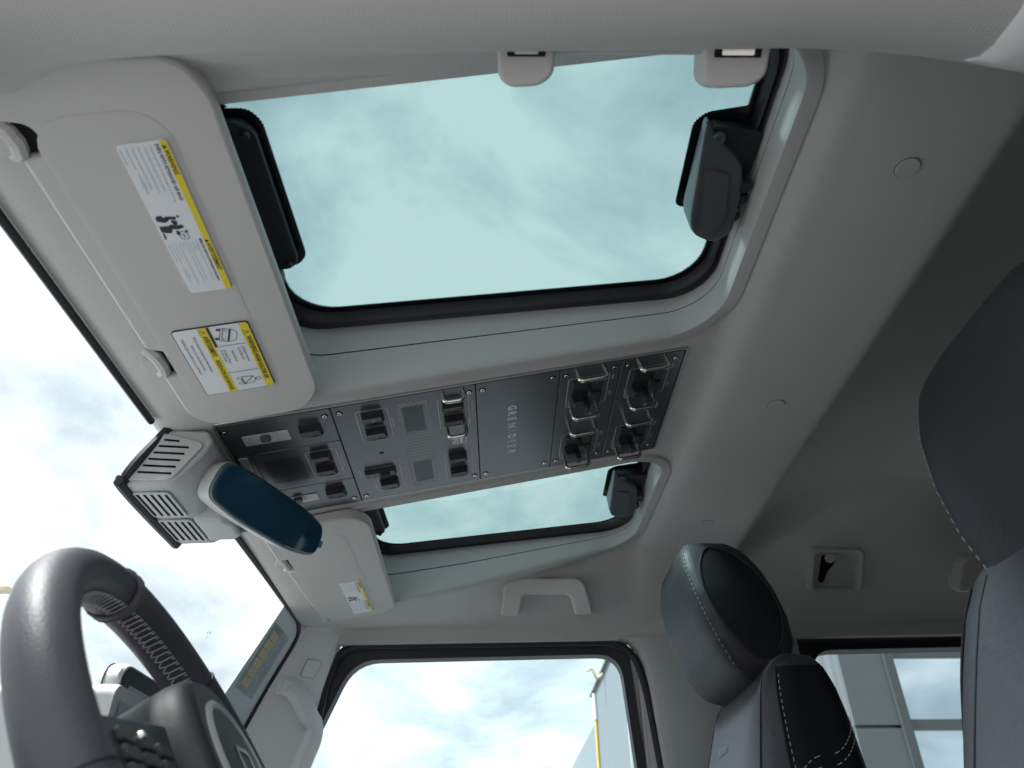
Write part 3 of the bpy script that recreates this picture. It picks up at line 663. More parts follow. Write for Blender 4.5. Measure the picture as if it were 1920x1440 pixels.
for a, b in ((-.2580, .580), (-.2966, .572)):
    outline(ik, [(X(a), b), (X(a+.0062), b+.0036), (X(a), b+.0072)], vf, .0006, w1); ik.flat([(X(a+.0012), b+.0032), (X(a+.0042), b+.0032), (X(a+.0042), b+.0040), (X(a+.0012), b+.0040)], vf, w1)
def fit(mb, s, a, b0, b1, size, bold=False, ww=None):
    text(mb, s, vf, X(a), b0, size, bold=bold, sx=(b1-b0)/(len(s)*size*.60), w=w1)
fit(ik, 'WARNING:', -.2572, .590, .617, .0070, True); fit(ik, 'HIGHER ROLLOVER RISK', -.2570, .619, .668, .0060, True)
fit(ik, 'AVERTISSEMENT:', -.2958, .5815, .6190, .0066, True); fit(ik, 'RISQUE ACCRU DE CAPOTAGE', -.2956, .621, .6755, .0056, True)
for s, a, b0, b1 in (('Avoid abrupt maneuvers', -.2655, .604, .638), ('and excessive speed.', -.2698, .605, .636), ('Always buckle up.', -.2768, .609, .635), ("See Owner's Manual", -.2838, .606, .636), ('for further information.', -.2882+.0012, .606, .638),
                     ('Évitez les manœuvres brusques et les vitesses excessives.', -.3050, .580, .667), ('Bouclez toujours votre ceinture de sécurité.', -.3107, .592, .656), ('Consultez le guide du conducteur pour plus d\'informations.', -.3163, .581, .668)):
    fit(ik, s, a, b0, b1, .0040)
cf = lambda a, b, w=0: vf(X(-.273) + a*.9*math.cos(.35) - b*math.sin(.35), .5845 + a*math.sin(.35)*.9 + b*math.cos(.35), w)   # tipping car
outline(ik, rpoly([(-.008, -.010), (.002, -.010), (.0095, -.0065), (.0095, .0065), (.002, .010), (-.008, .010)], .003), cf, .0006, w1)
ik.flat([(.0005, -.0098), (.0025, -.0098), (.0025, .0098), (.0005, .0098)], cf, w1); outline(ik, [(-.0055, -.009), (-.0055, .009)], cf, .0007, w1, False)
for b in (-.0072, .0072): outline(ik, [(-.0025+.0016*math.cos(k*.785), b+.0016*math.sin(k*.785)) for k in range(8)], cf, .0004, w1)
for b in (-.0085, .0055): ik.flat([(-.0125, b), (-.0085, b), (-.0085, b+.003), (-.0125, b+.003)], cf, w1)
sf = lambda a, b, w=0: vf(X(-.275)+a, .6610+b, w)                                                                             # belted person
outline(ik, [(.0115+.0026*math.cos(k*.63), .0026*math.sin(k*.63)) for k in range(10)], sf, .0006, w1)
outline(ik, [(.0085, -.001), (.006, -.0055), (-.002, -.0065), (-.009, -.006), (-.0095, -.003), (-.004, -.002), (-.004, .002), (-.0095, .003), (-.009, .006), (-.002, .0065), (.006, .0055), (.0085, .001)], sf, .0006, w1)
outline(ik, [(.0075, -.006), (-.0045, .007)], sf, .0008, w1, False); outline(ik, [(-.0035, -.007), (-.0055, 0), (-.0035, .007)], sf, .0008, w1, False)
ik.build('print', 'ink', lb, smooth=False, kind='stuff')
vf = vf0
def visor_hook(vis, u, v, wide=1.0):
    h = MB().box((u-.010, v-.018*wide, -.016), (u+.012, v+.018*wide, -.006), vf).build('clip_recess', 'groove', vis)
    MB().tube([vf(u-.014, v-.020*wide, -.010), vf(u-.006, v-.012*wide, -.003), vf(u-.004, v, -.002), vf(u-.006, v+.012*wide, -.003), vf(u-.012, v+.020*wide, -.008)], .0062, 8).build('clip_bar', 'visor', vis)
    MB().prism(rpoly([(u-.024, v-.006), (u-.004, v-.009), (u-.002, v+.008), (u-.020, v+.012)], .004), -.012, -.001, vf).build('clip_hook', 'visor', vis, bevel=.002)
visor_hook(v1, X(-.343), .620); visor_hook(v1, X(-.345), .3475, .7)
# far visor
m2 = lambda y: 2*YC - y
o2 = [(X(-.353), 1.484), (X(-.232), 1.492), (X(-.212), 1.470), (X(-.204), 1.075), (X(-.226), 1.040), (X(-.345), 1.045), (X(-.362), 1.068), (X(-.362), 1.150), (X(-.340), 1.156), (X(-.340), 1.200), (X(-.358), 1.206)]
v2 = visor(o2, [.018, .03, .03, .035, .03, .03, .02, .004, .006, .006, .004], 'far sun visor beyond the mirror, with one small warning label')
rf = rrect(X(-.345), X(-.246), 1.085, 1.455, .03, 6); rg = rrect(X(-.340), X(-.252), 1.091, 1.449, .026, 6)
MB().loft([[vf(a, b, .0002) for a, b in rf], [vf(a, b, .0008) for a, b in rg]]).build('raised_field', 'visor', v2, angle=70)
vf = frame(vf0(0, 0, .0012), vdir, (0, 1, 0), vdn)
label_big(v2, 1.292, 1.458, X(-.290), X(-.255), True)
vf = vf0
visor_hook(v2, X(-.348), 1.178)
MB().disc(vf, X(-.345), 1.468, .007, -.002, 12, .006, .004).build('pivot', 'visor', v2)

# ================================================================== OVERHEAD CONSOLE
cf_ = frame((-.344, .770, .5377-.344*SL), vdir, (0, 1, 0), vdn, .001)       # u, v, w in millimetres, w down
con = thing('overhead_console', 'dark grey overhead switch panel between the two roof windows', 'switch panel', cf_(295, 128, -2))
MB().loft([[cf_(a, b, w) for a, b in L_] for L_, w in ((rrect(-5, 597, -5, 261, 6), -1), (rrect(-5, 597, -5, 261, 6), 1.2), (rrect(-3.6, 595.6, -3.6, 259.6, 5), 2.0), (rrect(-1.6, 593.6, -1.6, 257.6, 4), 2.0), (rrect(-1.6, 593.6, -1.6, 257.6, 4), .5))], True, False).build('metal_frame', 'console_frame', con, angle=25)
MB().prism(rrect(-1.2, 593.2, -1.2, 257.2, 3), -1, 1.2, cf_).build('backing', 'groove', con, smooth=False)
PW = 2.4
def cpanel(u0, u1, v0, v1, rr=1.5, m='console'):
    return MB().loft([[cf_(a, b, w) for a, b in L_] for L_, w in ((rrect(u0, u1, v0, v1, rr, 3), .5), (rrect(u0, u1, v0, v1, rr, 3), PW-.4), (rrect(u0+.4, u1-.4, v0+.4, v1-.4, rr, 3), PW))]).build('face_panel', m, con, angle=25)
cpanel(.2, 134.0, .2, 75.8); cpanel(20.0, 134.0, 76.9, 181.2); cpanel(.2, 134.0, 182.2, 255.8)
cpanel(135.3, 314.6, .2, 255.8); cpanel(315.7, 424.0, .2, 255.8); cpanel(425.2, 506.4, .2, 255.8); cpanel(507.8, 591.5, .2, 255.8)
# cap with air bag indicator in front of the speaker
MB().prism(rrect(.2, 19.0, 76.9, 181.2, 1.5), .5, 2.0, cf_).build('front_insert', 'console', con, bevel=.0003)
MB().prism(rpoly([(2.2, 80), (14, 81.5), (13, 116), (4, 118)], 1.5), 1.5, 3.6, cf_).build('sensor_window', 'lens', con, bevel=.0004)
MB().flat(rrect(5, 18, 122, 178, 1), cf_, 2.3).build('indicator_strip', 'lens_red', con, smooth=False)
# screws: one mesh shared by every copy
def ring_screw(u, v):
    nn = 18; mb = MB()
    mb.loft([[cf_(u+r*math.cos(2*math.pi*k/nn), v+r*math.sin(2*math.pi*k/nn), h) for k in range(nn)] for r, h in [(3.1, 2.0), (3.1, 3.4), (2.7, 4.0), (1.7, 4.0), (1.5, 3.0)]])
    return mb.build('screw', 'steel', con)
SCR = [(5.1, 15.2), (125.6, 14.4), (125.2, 242), (8, 242), (143.6, 14), (143.2, 242), (306.3, 14), (323.7, 14), (306.4, 239.6), (323.6, 239.2), (415, 13.2), (433, 13.6), (497.5, 12.7), (515.9, 13.6), (580.4, 13.4), (415, 239.7), (432.5, 239.3), (497.4, 238.6), (516.2, 239.6), (580.6, 241)]
s0 = ring_screw(*SCR[0]); d0 = MB().disc(cf_, SCR[0][0], SCR[0][1], 4.4, 2.62, 18).build('screw_seat', 'hole', s0, smooth=False); e0 = MB().disc(cf_, SCR[0][0], SCR[0][1], 1.7, 4.08, 8).build('hex_socket', 'hole', s0, smooth=False)
for u, v in SCR[1:]:
    c = s0.copy(); COL.objects.link(c); c.location = cf_(u, v) - cf_(*SCR[0]); c.parent = con
    for q0 in (d0, e0):
        d = q0.copy(); COL.objects.link(d); d.parent = c; d.location = (0, 0, 0)
def switch(u0, u1, v0, v1, wn=10, wf_=4.0, icon=None, notch=True):
    """rocker: tall at its near edge, sloping to the far edge"""
    s = MB(); e = 1.2
    s.loft([[cf_(a, b, w) for a, b, w in L_] for L_ in (
        [(u0-e, v0-e, 2.5), (u1+e, v0-e, 2.5), (u1+e, v1+e, 2.5), (u0-e, v1+e, 2.5)],
        [(u0-e, v0-e, PW+.5), (u1+e, v0-e, PW+.5), (u1+e, v1+e, PW+.5), (u0-e, v1+e, PW+.5)],
        [(u0, v0, PW+.5), (u1, v0, PW+.5), (u1, v1, PW+.5), (u0, v1, PW+.5)],
        [(u0+.5, v0+.5, PW+wn), (u1-2.5, v0+.5, PW+wn), (u1-1.5, v1-.5, PW+wf_), (u0+.5, v1-.5, PW+wf_)])])
    o = s.build('switch', 'switch', con, bevel=.0006, seg=2)
    sl = (wf_-wn)/(v1-v0-1); sw = lambda v: PW+wn+sl*(v-v0-.5)+.15
    if notch:
        t0, t1 = u0+(u1-u0)*.30, u1-(u1-u0)*.10; va, vb = v1-(v1-v0)*.28, v1-.8
        MB().add([cf_(t0, vb, sw(vb)), cf_(t1, vb, sw(vb)), cf_(t0+(t1-t0)*.62, va, sw(va)), cf_(t0, vb, sw(vb)-2), cf_(t1, vb, sw(vb)-2)], [(0, 1, 2), (0, 3, 4, 1)]).build('notch', 'hole', o, smooth=False)
    ic = MB(); um, vm = (u0+u1)/2, v0+(v1-v0)*.42
    k = lambda a, b, w=0: cf_(um+a, vm+b, sw(vm+b)+.1)
    for (a, b, c, d) in (icon or [(-1.5, -2, 1.5, -1), (-1.5, 1, 1.5, 2)]): ic.flat([(a, b), (c, b), (c, d), (a, d)], k)
    ic.build('symbol', 'print_dim', o, smooth=False)
    return o
switch(90.8, 117.2, 29, 52)
switch(90.8, 116.2, 96, 120, icon=[(-3, -2, -2, 2), (0, -2, 1, 2), (2, -2, 3, 2)]); switch(91, 116.2, 133, 157, icon=[(-2, -1, -1, 1), (2, -1, 3, 1)])
switch(90.6, 117.2, 201.5, 226)
switch(169.2, 195.2, 22.5, 46, icon=[(-2, -1, 3, 2)]); switch(169.2, 194.6, 60.5, 84)
switch(271.4, 297.6, 28, 50, icon=[(-4, -2, -3, 2), (3, -2, 4, 2), (-1, -.5, 1, .5)]); switch(272.2, 297.6, 61, 83, icon=[(-4, -2, -3, 2), (3, -2, 4, 2), (-1, -.5, 1, .5)])
switch(271.8, 296.8, 163.5, 187, icon=[(-1, -2, 1, 1)]); switch(272, 296.6, 204.5, 228)
switch(169, 194.2, 203, 229)
# lamp dimmer beside the exterior light switch
o = switch(151.8, 194.4, 168.5, 186, wn=7, wf_=5, icon=[(-14, -2, -12, 2), (-11, -3, -9, -2)], notch=False)
MB().tube([cf_(172, 177.5, 9.5), cf_(186, 177.5, 9.5)], .0032, 12).build('dimmer_wheel', 'switch', o)
# overhead lamps with ribbed centre and knob
for (u0, u1, v0, v1) in ((20.5, 77, 30, 53), (21, 77.4, 206, 227)):
    o = MB().prism(rrect(u0, u1, v0, v1, 1.5), 2.5, PW+1.2, cf_).build('lamp_lens', 'lens', con, bevel=.0006)
    for k in range(12):
        a = u0+14.5+k*2.15; MB().box((a, v0+3.0, PW+1.1), (a+1.1, v1-3.5, PW+2.0), cf_).build('rib', 'lens_ribbed', o, smooth=False)
    MB().prism(rrect(u0+22, u0+34, v0+1.5, v0+13, 3), PW+1, PW+6.5, cf_).build('lamp_knob', 'lever', o, bevel=.001)
# perforated grilles
def perf(u0, u1, v0, v1, st, r):
    mb = MB(); k = 0; v = v0
    while v <= v1:
        u = u0 + (st/2 if k % 2 else 0)
        while u <= u1: mb.disc(cf_, u, v, r, PW+.12, 6); u += st
        v += st*.90; k += 1
    mb.build('grille_holes', 'hole', con, smooth=False, kind='stuff')
perf(30.5, 76.5, 100, 161, 2.55, .82); perf(220.5, 245.8, 26, 84.5, 2.5, .85); perf(220.5, 245.8, 168.5, 229, 2.5, .85)
MB().disc(cf_, 181, 127, 3.4, PW+.1, 16).build('microphone_hole', 'hole', con, smooth=False)
MB().prism([(178.5, 126.4), (183.5, 126.4), (183.5, 128), (178.5, 128)], PW-.5, PW+.5, cf_).build('microphone', 'lever', con, smooth=False)
# printed hatch, borders, lettering
mb = MB(); PR = PW+.15
def hatch_clip(c):
    """diagonal stripe v = c + 0.55 (u-213.5) clipped to the band, leaving the grilles free"""
    segs = []; n = 26; run = None
    for i in range(n+1):
        u = 213.5+39.2*i/n; v = c+.55*(u-213.5)
        ok = 14 <= v <= 240 and not (217.6 < u < 248.4 and (22.5 < v < 87.5 or 165 < v < 232))
        if ok and run is None: run = (u, v)
        if (not ok or i == n) and run is not None:
            if u-run[0] > 1: segs.append((run, (u, v)))
            run = None
    return segs
c = -12
while c < 242:
    for (a, b), (p, q) in hatch_clip(c): mb.flat([(a, b), (p, q), (p, q+1.5), (a, b+1.5)], cf_, PR)
    c += 4.3
mb.build('printed_hatch', 'print_dim', con, smooth=False, kind='stuff')
mb = MB(); g = MB()
def box_line(u0, u1, v0, v1, r=4, wd=.55, m=None): outline(m or mb, rrect(u0, u1, v0, v1, r, 4), cf_, wd, PR)
box_line(84.6, 124.2, 93.8, 164.5); box_line(162, 202, 18, 93); outline(mb, rpoly([(145, 165.3), (201, 165.3), (201.4, 234.5), (162, 234.5), (161, 205), (145, 196)], 4), cf_, .55, PR)
box_line(265.4, 305.2, 20.5, 91.5); box_line(265, 305.2, 163, 233.5)
for (a, b, c_0, d) in ((167, 199, 20.5, 56), (167, 199, 58, 91), (269, 301, 26, 56), (269, 301, 58.5, 89), (269, 301, 165, 197), (269, 301, 201, 232)): box_line(a, b, c_0, d, 3, .5, g)
for u0 in (437.4, 520.4):
    for v0 in (23.8, 167.4): box_line(u0, u0+55.6, v0, v0+67, 4, .6)
for s, u, v, sz, ln in (('INTERIOR LIGHTS', 126.8, 110, 3.6, 40), ('ASSISTANCE', 204.2, 41, 4.0, 30), ('EXTERIOR LIGHTS', 203.4, 178, 3.8, 44), ('DIFFERENTIAL LOCK', 308.2, 34, 4.2, 46), ('DRIVING MODE', 308.2, 178, 4.0, 36)):
    text(mb, s, cf_, u, v, sz, sx=ln/(len(s)*sz*.62), w=PR)
for s, u, v in (('PWR', 496, 29), ('EXT 1', 496, 67), ('INT 1', 496, 172), ('INT 2', 496, 208), ('EXT 2', 578.6, 26), ('EXT 3', 578.6, 68), ('EXT 4', 578.6, 170), ('EXT 5', 578.6, 208)): text(mb, s, cf_, u, v, 5.2, sx=.8, w=PR)
for s, u, v in (('REAR', 119.5, 102), ('FRONT', 119.5, 138), ('ESC', 198.2, 31), ('HDC', 198.2, 66), ('FR', 302.6, 34), ('RR', 302.6, 68), ('OFF', 198, 172), ('ON', 198, 212)): text(g, s, cf_, u-.6, v, 2.6, w=PR)
# vehicle height diagram beside the mode switches
for (a, b, c_0, d) in ((279, 281, 128, 138), (282, 284, 124, 137), (285, 287, 124, 137), (289, 294, 122, 137), (279, 297, 137, 138.4), (297, 298.5, 121, 136)): mb.flat([(a, c_0), (b, c_0), (b, d), (a, d)], cf_, PR)
for s, u, v in (('2.0 M', 272, 128), ('1.9 M', 284, 141), ('1.8 M', 290, 141)): text(g, s, cf_, u, v, 3.0, w=PR)
mb.build('white_print', 'print_white', con, smooth=False, kind='stuff'); g.build('dim_print', 'print_green', con, smooth=False, kind='stuff')
nm = MB(); na = MB()
for k, ch in enumerate('GRENADIER'):
    v = 62 + k*14.85
    if ch == 'A': outline(na, [(357.6, v), (369.2, v+5.2), (357.6, v+10.2)], cf_, 2.3, PR, closed=False)
    else: text(nm, ch, cf_, 357.6, v + (3 if ch == 'I' else 0), 16.2, bold=.035, sx=.98, w=PR)
nm.build('name_lettering', 'print_white', con, smooth=False); na.build('red_letter', 'print_red', con, smooth=False)
# steel guard loops over the switches
def loop(u0, u1, v, h, r=2.8):
    c = 6.0; pts = [(u0, PW-1.5), (u0, PW+h-c)]
    for k in range(1, 6): a = R_(90*k/5); pts.append((u0+c-c*math.cos(a), PW+h-c+c*math.sin(a)))
    for k in range(0, 6): a = R_(90*k/5); pts.append((u1-c+c*math.sin(a), PW+h-c+c*math.cos(a)))
    pts += [(u1, PW-1.5)]
    MB().tube([cf_(a, v, w) for a, w in pts], r*.001, 10, upv=Vector((0, 1, 0))).build('guard_loop', 'steel', con)
loop(272.6, 298.4, 5.0, 15.5); loop(273.6, 298.6, 92, 15.5)
for u0 in (446, 528.5):
    for v in (5.5, 98, 141, 240): loop(u0, u0+36.5, v, 17.5)
# auxiliary switch pairs with finger fins
for u0 in (444, 527):
    for v0 in (28, 170):
        a, b = u0, u0+41; m_ = u0+20
        ax = MB().prism(rrect(a, b, v0, v0+26, 1.5), 2.5, PW+3, cf_).build('auxiliary_switch', 'switch', con, bevel=.0005)
        MB().prism(rrect(m_-3.2, m_+3.2, v0+6, v0+17, 1.5), PW, PW+17, cf_).build('finger_fin', 'switch', ax, bevel=.001)
        text(t_ := MB(), '⎓' if False else 'II', cf_, b-10, v0+9, 4, w=PW+3.2); t_.build('symbol', 'print_dim', ax, smooth=False)
        ax = MB().prism(rrect(a, b, v0+32, v0+60, 1.5), 2.5, PW+3, cf_).build('auxiliary_switch', 'switch', con, bevel=.0005)
        MB().loft([[cf_(p, q, w) for p, q, w in L_] for L_ in ([(a, v0+34, PW), (m_-4, v0+34, PW), (m_-4, v0+58, PW), (a, v0+58, PW)], [(a+1, v0+34, PW+13), (m_-5, v0+34, PW+13), (m_-5, v0+50, PW+11), (a+1, v0+50, PW+11)])]).build('paddle', 'switch', ax, bevel=.001)
        MB().prism(rrect(m_-3.2, m_+3.2, v0+42, v0+56, 1.5), PW, PW+18, cf_).build('finger_fin', 'switch', ax, bevel=.001)
        text(t_ := MB(), 'O', cf_, b-10, v0+42, 4, w=PW+3.2); t_.build('symbol', 'print_dim', ax, smooth=False)

# ================================================================== SENSOR HOUSING ON THE WINDSCREEN
ch = thing('sensor_housing', 'grey sensor cover with louvres at the top of the windscreen', 'sensor cover', (-.40, .855, .385))
gx = lambda z: WX(z)+.003
ya, yb = .768, .945
# body: stations across y, section in x-z
def sect(y, k=0.0):
    return [Vector((x, y, z)) for x, z in [(gx(.463)-.004, .463), (-.352+k, .462), (-.342+k, .448), (-.350+k, .428), (-.372+k*.5, .398-k*.1), (-.385, .391), (gx(.389), .389)]]
MB().loft([sect(y) for y in (ya, ya+.006, .85, yb-.008, yb)]).build('cover_body', 'mirror_shell', ch, bevel=.005, seg=3)
# rubber gasket frame against the glass
q = [Vector((gx(z)+.003, y, z)) for y, z in [(ya+.004, .470), (ya-.003, .42), (ya-.001, .396), (ya+.006, .3895), (yb-.02, .3895), (yb-.004, .393), (yb+.002, .42), (yb+.002, .47)]]
MB().tube(smooth_path(q, 4), .0065, 8).build('gasket', 'rubber', ch)
# near louvre plate with slots
npl = frame((0, ya-.0010, 0), (1, 0, 0), (0, 0, 1), (0, -1, 0))
pl = [(gx(.457)-.002, .457), (-.356, .444), (-.351, .438), (-.376, .397), (-.384, .394), (gx(.394)-.002, .394)]
plate = MB().prism(rpoly(pl, [.003, .004, .004, .006, .006, .003]), -.001, .0022, npl).build('louvre_plate', 'trim', ch, bevel=.0008)
for k in range(6):
    t_ = k/5; z = .4475 - .0085*k; x0 = gx(z)+.012; x1 = lerp([(.40, -.385), (.41, -.381), (.4475, -.368)], z) + (-.012 if k == 0 else .004)
    MB().prism(rpoly([(x0, z), (x1, z-.002), (x1, z-.0045), (x0, z-.0025)], .0006), .0016, .0027, npl).build('louvre_slot', 'hole', plate, smooth=False)
bpl = frame((0, 0, .3885), (1, 0, 0), (0, 1, 0), (0, 0, -1))
for j, (y0, y1) in enumerate(((.786, .852), (.862, .928))):
    g0 = MB().prism(rrect(-.430, -.386, y0, y1, .005), -.001, .0012, bpl).build('lower_louvre', 'mirror_shell', ch, bevel=.0005)
    for k in range(5):
        x = -.4255 + k*.0082; MB().prism([(x, y0+.004), (x+.0030, y0+.004), (x+.0030, y1-.005), (x, y1-.005)], .0008, .0017, bpl).build('louvre_slot', 'hole', g0, smooth=False)
# pod that carries the mirror stem
MB().loft([[Vector((x, .895+dy*s_, z)) for x, dy in ((-.385, -.04), (-.350, -.036), (-.338, -.02), (-.338, .02), (-.350, .034), (-.385, .036))] for z, s_ in ((.455, 1.25), (.42, 1.05), (.400, .95), (.3865, .86))]).build('stem_pod', 'mirror_shell', ch, bevel=.006, seg=3)
MB().tube([(-.352, .905, .402), (-.325, .905, .408)], .014, 14).build('stem_collar', 'lever', ch)

# ================================================================== REAR-VIEW MIRROR
mc = Vector((-.303, .897, .412))
ml = Vector((.070, .222, .012)).normalized()                  # long axis
mn = Vector((.86, -.20, -.28)); mn = (mn - ml*mn.dot(ml)).normalized(); mh = mn.cross(ml).normalized()
if mh.z < 0: mh = -mh
mf = frame(mc, ml, mh, mn)
mir = thing('rear_view_mirror', 'wide rear-view mirror with a painted dark blue reflection below the windscreen top', 'mirror', mc)
ol = rpoly([(-.120, -.022), (-.117, .026), (-.06, .031), (.06, .031), (.117, .024), (.120, -.018), (.06, -.029), (-.06, -.029)], [.018, .020, .03, .03, .018, .018, .03, .03], 5)
sc2 = lambda k, k2: [(a*k, b*k2) for a, b in ol]
MB().loft([[mf(a, b, w) for a, b in L_] for L_, w in ((sc2(.55, .5), -.044), (sc2(.82, .82), -.036), (sc2(.97, .97), -.018), (sc2(1.01, 1.02), -.002), (sc2(1.01, 1.02), .002))]).build('shell', 'mirror_shell', mir, angle=60)
MB().loft([[mf(a, b, w) for a, b in L_] for L_, w in ((sc2(1.0, 1.0), .002), (sc2(1.0, 1.0), .006), (sc2(.985, .95), .0075))]).build('bezel', 'lever', mir, angle=40)
MB().loft([[mf(a, b, w) for a, b in L_] for L_, w in ((sc2(.98, .94), .0074), (sc2(.965, .89), .0085))]).build('mirror_glass', 'mirror_dark_reflection', mir, angle=5)
MB().prism(rrect(.117, .127, -.004, .006, .002), .005, .0056, mf).build('film_tab', 'blue_film', mir, smooth=False)
MB().tube([mf(-.01, 0, -.03), Vector((-.335, .905, .408))], .011, 10).build('stem', 'mirror_shell', mir)

# ================================================================== GRAB HANDLES, BELT BUCKLE RECESS
def handle(name, pts, r, m, label, group, foot):
    h = thing('grab_handle', label, 'grab handle', Vector(pts[0]), group)
    return h
gh = thing('grab_handle', 'pale grey grab handle above the passenger door', 'grab handle', (.09, 1.55, .48), 'roof grab handles')
hf = frame((0, 1.520, 0), (1, 0, 0), (0, .45, -1), (0, -1, -.45))          # u = x, v = down the slope, w into the cabin
def hbar(o_, ix, m='visor', w0=-.045, w1=.010): return None
Ho = rpoly([(-.003, -.482+.0), (-.003, -.482), (.0, 0)], 0)
arch_o = [(-.006, .060), (.002, .0), (.016, -.014), (.155, -.014), (.170, -.002), (.186, .058)]
arch_i = [(.034, .060), (.040, .026), (.047, .019), (.133, .019), (.140, .026), (.148, .058)]
z0h = .535
hfr = lambda a, b, w=0: Vector((a, 1.518, z0h)) + Vector((0, .30, -.954))*b + Vector((0, -.954, -.30))*w
poly = rpoly(arch_o, [0, .016, .014, .014, .016, 0], 4) + rpoly(arch_i[::-1], [0, .008, .008, .008, .008, 0], 4)
MB().prism(poly, -.014, .010, hfr).build('grip', 'visor', gh, bevel=.006, seg=3)
for a0, a1 in ((-.005, .033), (.149, .185)): MB().prism(rrect(a0+.002, a1-.002, .030, .058, .004), -.060, .004, hfr).build('foot', 'visor', gh, bevel=.003)
# near handle, folded up behind the roof rail, seen end on
gh = thing('grab_handle', 'folded grab handle peeking below the near roof rail beside the roof window', 'grab handle', (.09, .30, .49), 'roof grab handles')
nf = frame((0, .300, .480), (1, 0, 0), (0, .83, -.55), (0, .55, .83))
for k, (a0, a1) in enumerate(((-.005, .037), (.136, .184))):
    ft = MB().prism(rpoly([(a0, -.03), (a1, -.03), (a1-.002, .010), (a1-.012, .017), (a0+.010, .018), (a0+.002, .012)], [0, 0, .006, .008, .008, .006], 4), -.012, .020, nf).build('foot', 'visor', gh, bevel=.003)
    MB().prism(rrect(a0+.008, a1-.008, -.014, -.0015, .001), -.0128, -.010, nf).build('screw_recess', 'groove', ft, smooth=False)
    MB().prism(rrect(a0+.013, a1-.013, -.014, -.003, .001), -.0136, -.010, nf).build('cover_clip', 'label_white' if k == 0 else 'steel', ft, smooth=False)
MB().prism(rrect(.030, .142, -.03, -.004, .004), -.004, .020, nf).build('grip', 'visor', gh, bevel=.004)
# rear handle
gh = thing('grab_handle', 'shadowed rear grab handle partly hidden by the driver headrest', 'grab handle', (1.08, 1.55, .54), 'roof grab handles')
hf2 = lambda a, b, w=0: Vector((a+.945, 1.482, .568)) + Vector((0, .55, -.835))*b + Vector((0, -.835, -.55))*w
MB().prism(poly, -.020, .012, hf2).build('grip', 'visor', gh, bevel=.006, seg=3)
for a0, a1 in ((-.005, .033), (.149, .185)): MB().prism(rrect(a0+.002, a1-.002, .030, .058, .004), -.030, .004, hf2).build('foot', 'visor', gh, bevel=.003)
br = thing('belt_buckle_holder', 'square plastic belt buckle holder on the dark rear side wall', 'buckle holder', (.74, 1.58, .54))
bf = lambda a, b, w=0: Vector((.708+a, 1.524, .568)) + Vector((0, -.69, .72))*b + Vector((0, -.72, -.69))*w
A_ = [rrect(-.058*k, .058*k, -.052*k, .050*k, .014*k, 5) for k in (1.0, .97, .90, .80, .78)]
MB().loft([[bf(a, b, w) for a, b in L_] for L_, w in zip(A_, (-.03, .004, .006, .002, -.008))]).build('surround', 'trim', br, angle=40)
MB().prism(rpoly([(-.030, .030), (-.008, .034), (-.002, .016), (-.018, -.006), (-.024, -.030), (-.034, -.030)], .006), -.010, -.0035, bf).build('buckle_slot', 'hole', br)
MB().disc(bf, -.014, .026, .012, -.0075, 16, .010, .001).build('catch', 'trim', br)

# ================================================================== SEATS
def sup(cx, cy0, hx, hy, e, n=40):
    out = []
    for k in range(n):
        a = 2*math.pi*k/n; c, s = math.cos(a), math.sin(a)
        out.append((cx + hx*math.copysign(abs(c)**(2/e), c), cy0 + hy*math.copysign(abs(s)**(2/e), s)))
    return out
HR = [(.262, .362, .402, .090), (.268, .350, .414, .108), (.280, .338, .426, .120), (.31, .321, .434, .128), (.35, .306, .432, .129), (.39, .296, .424, .124), (.43, .291, .412, .112), (.462, .294, .397, .098), (.482, .305, .382, .080), (.4935, .322, .366, .054)]
SB = [(-.62, .10, .36, .23), (-.40, .20, .47, .25), (-.2, .265, .478, .25), (0, .297, .476, .245), (.08, .318, .473, .238), (.14, .334, .470, .226), (.19, .348, .467, .214), (.235, .361, .463, .198), (.266, .374, .456, .180), (.286, .390, .447, .155), (.296, .408, .435, .115)]
def table(T, z):
    if z <= T[0][0]: return T[0][1:]
    for A, B in zip(T, T[1:]):
        if z <= B[0]:
            t_ = (z-A[0])/(B[0]-A[0]); return tuple(p+(q-p)*t_ for p, q in zip(A[1:], B[1:]))
    return T[-1][1:]
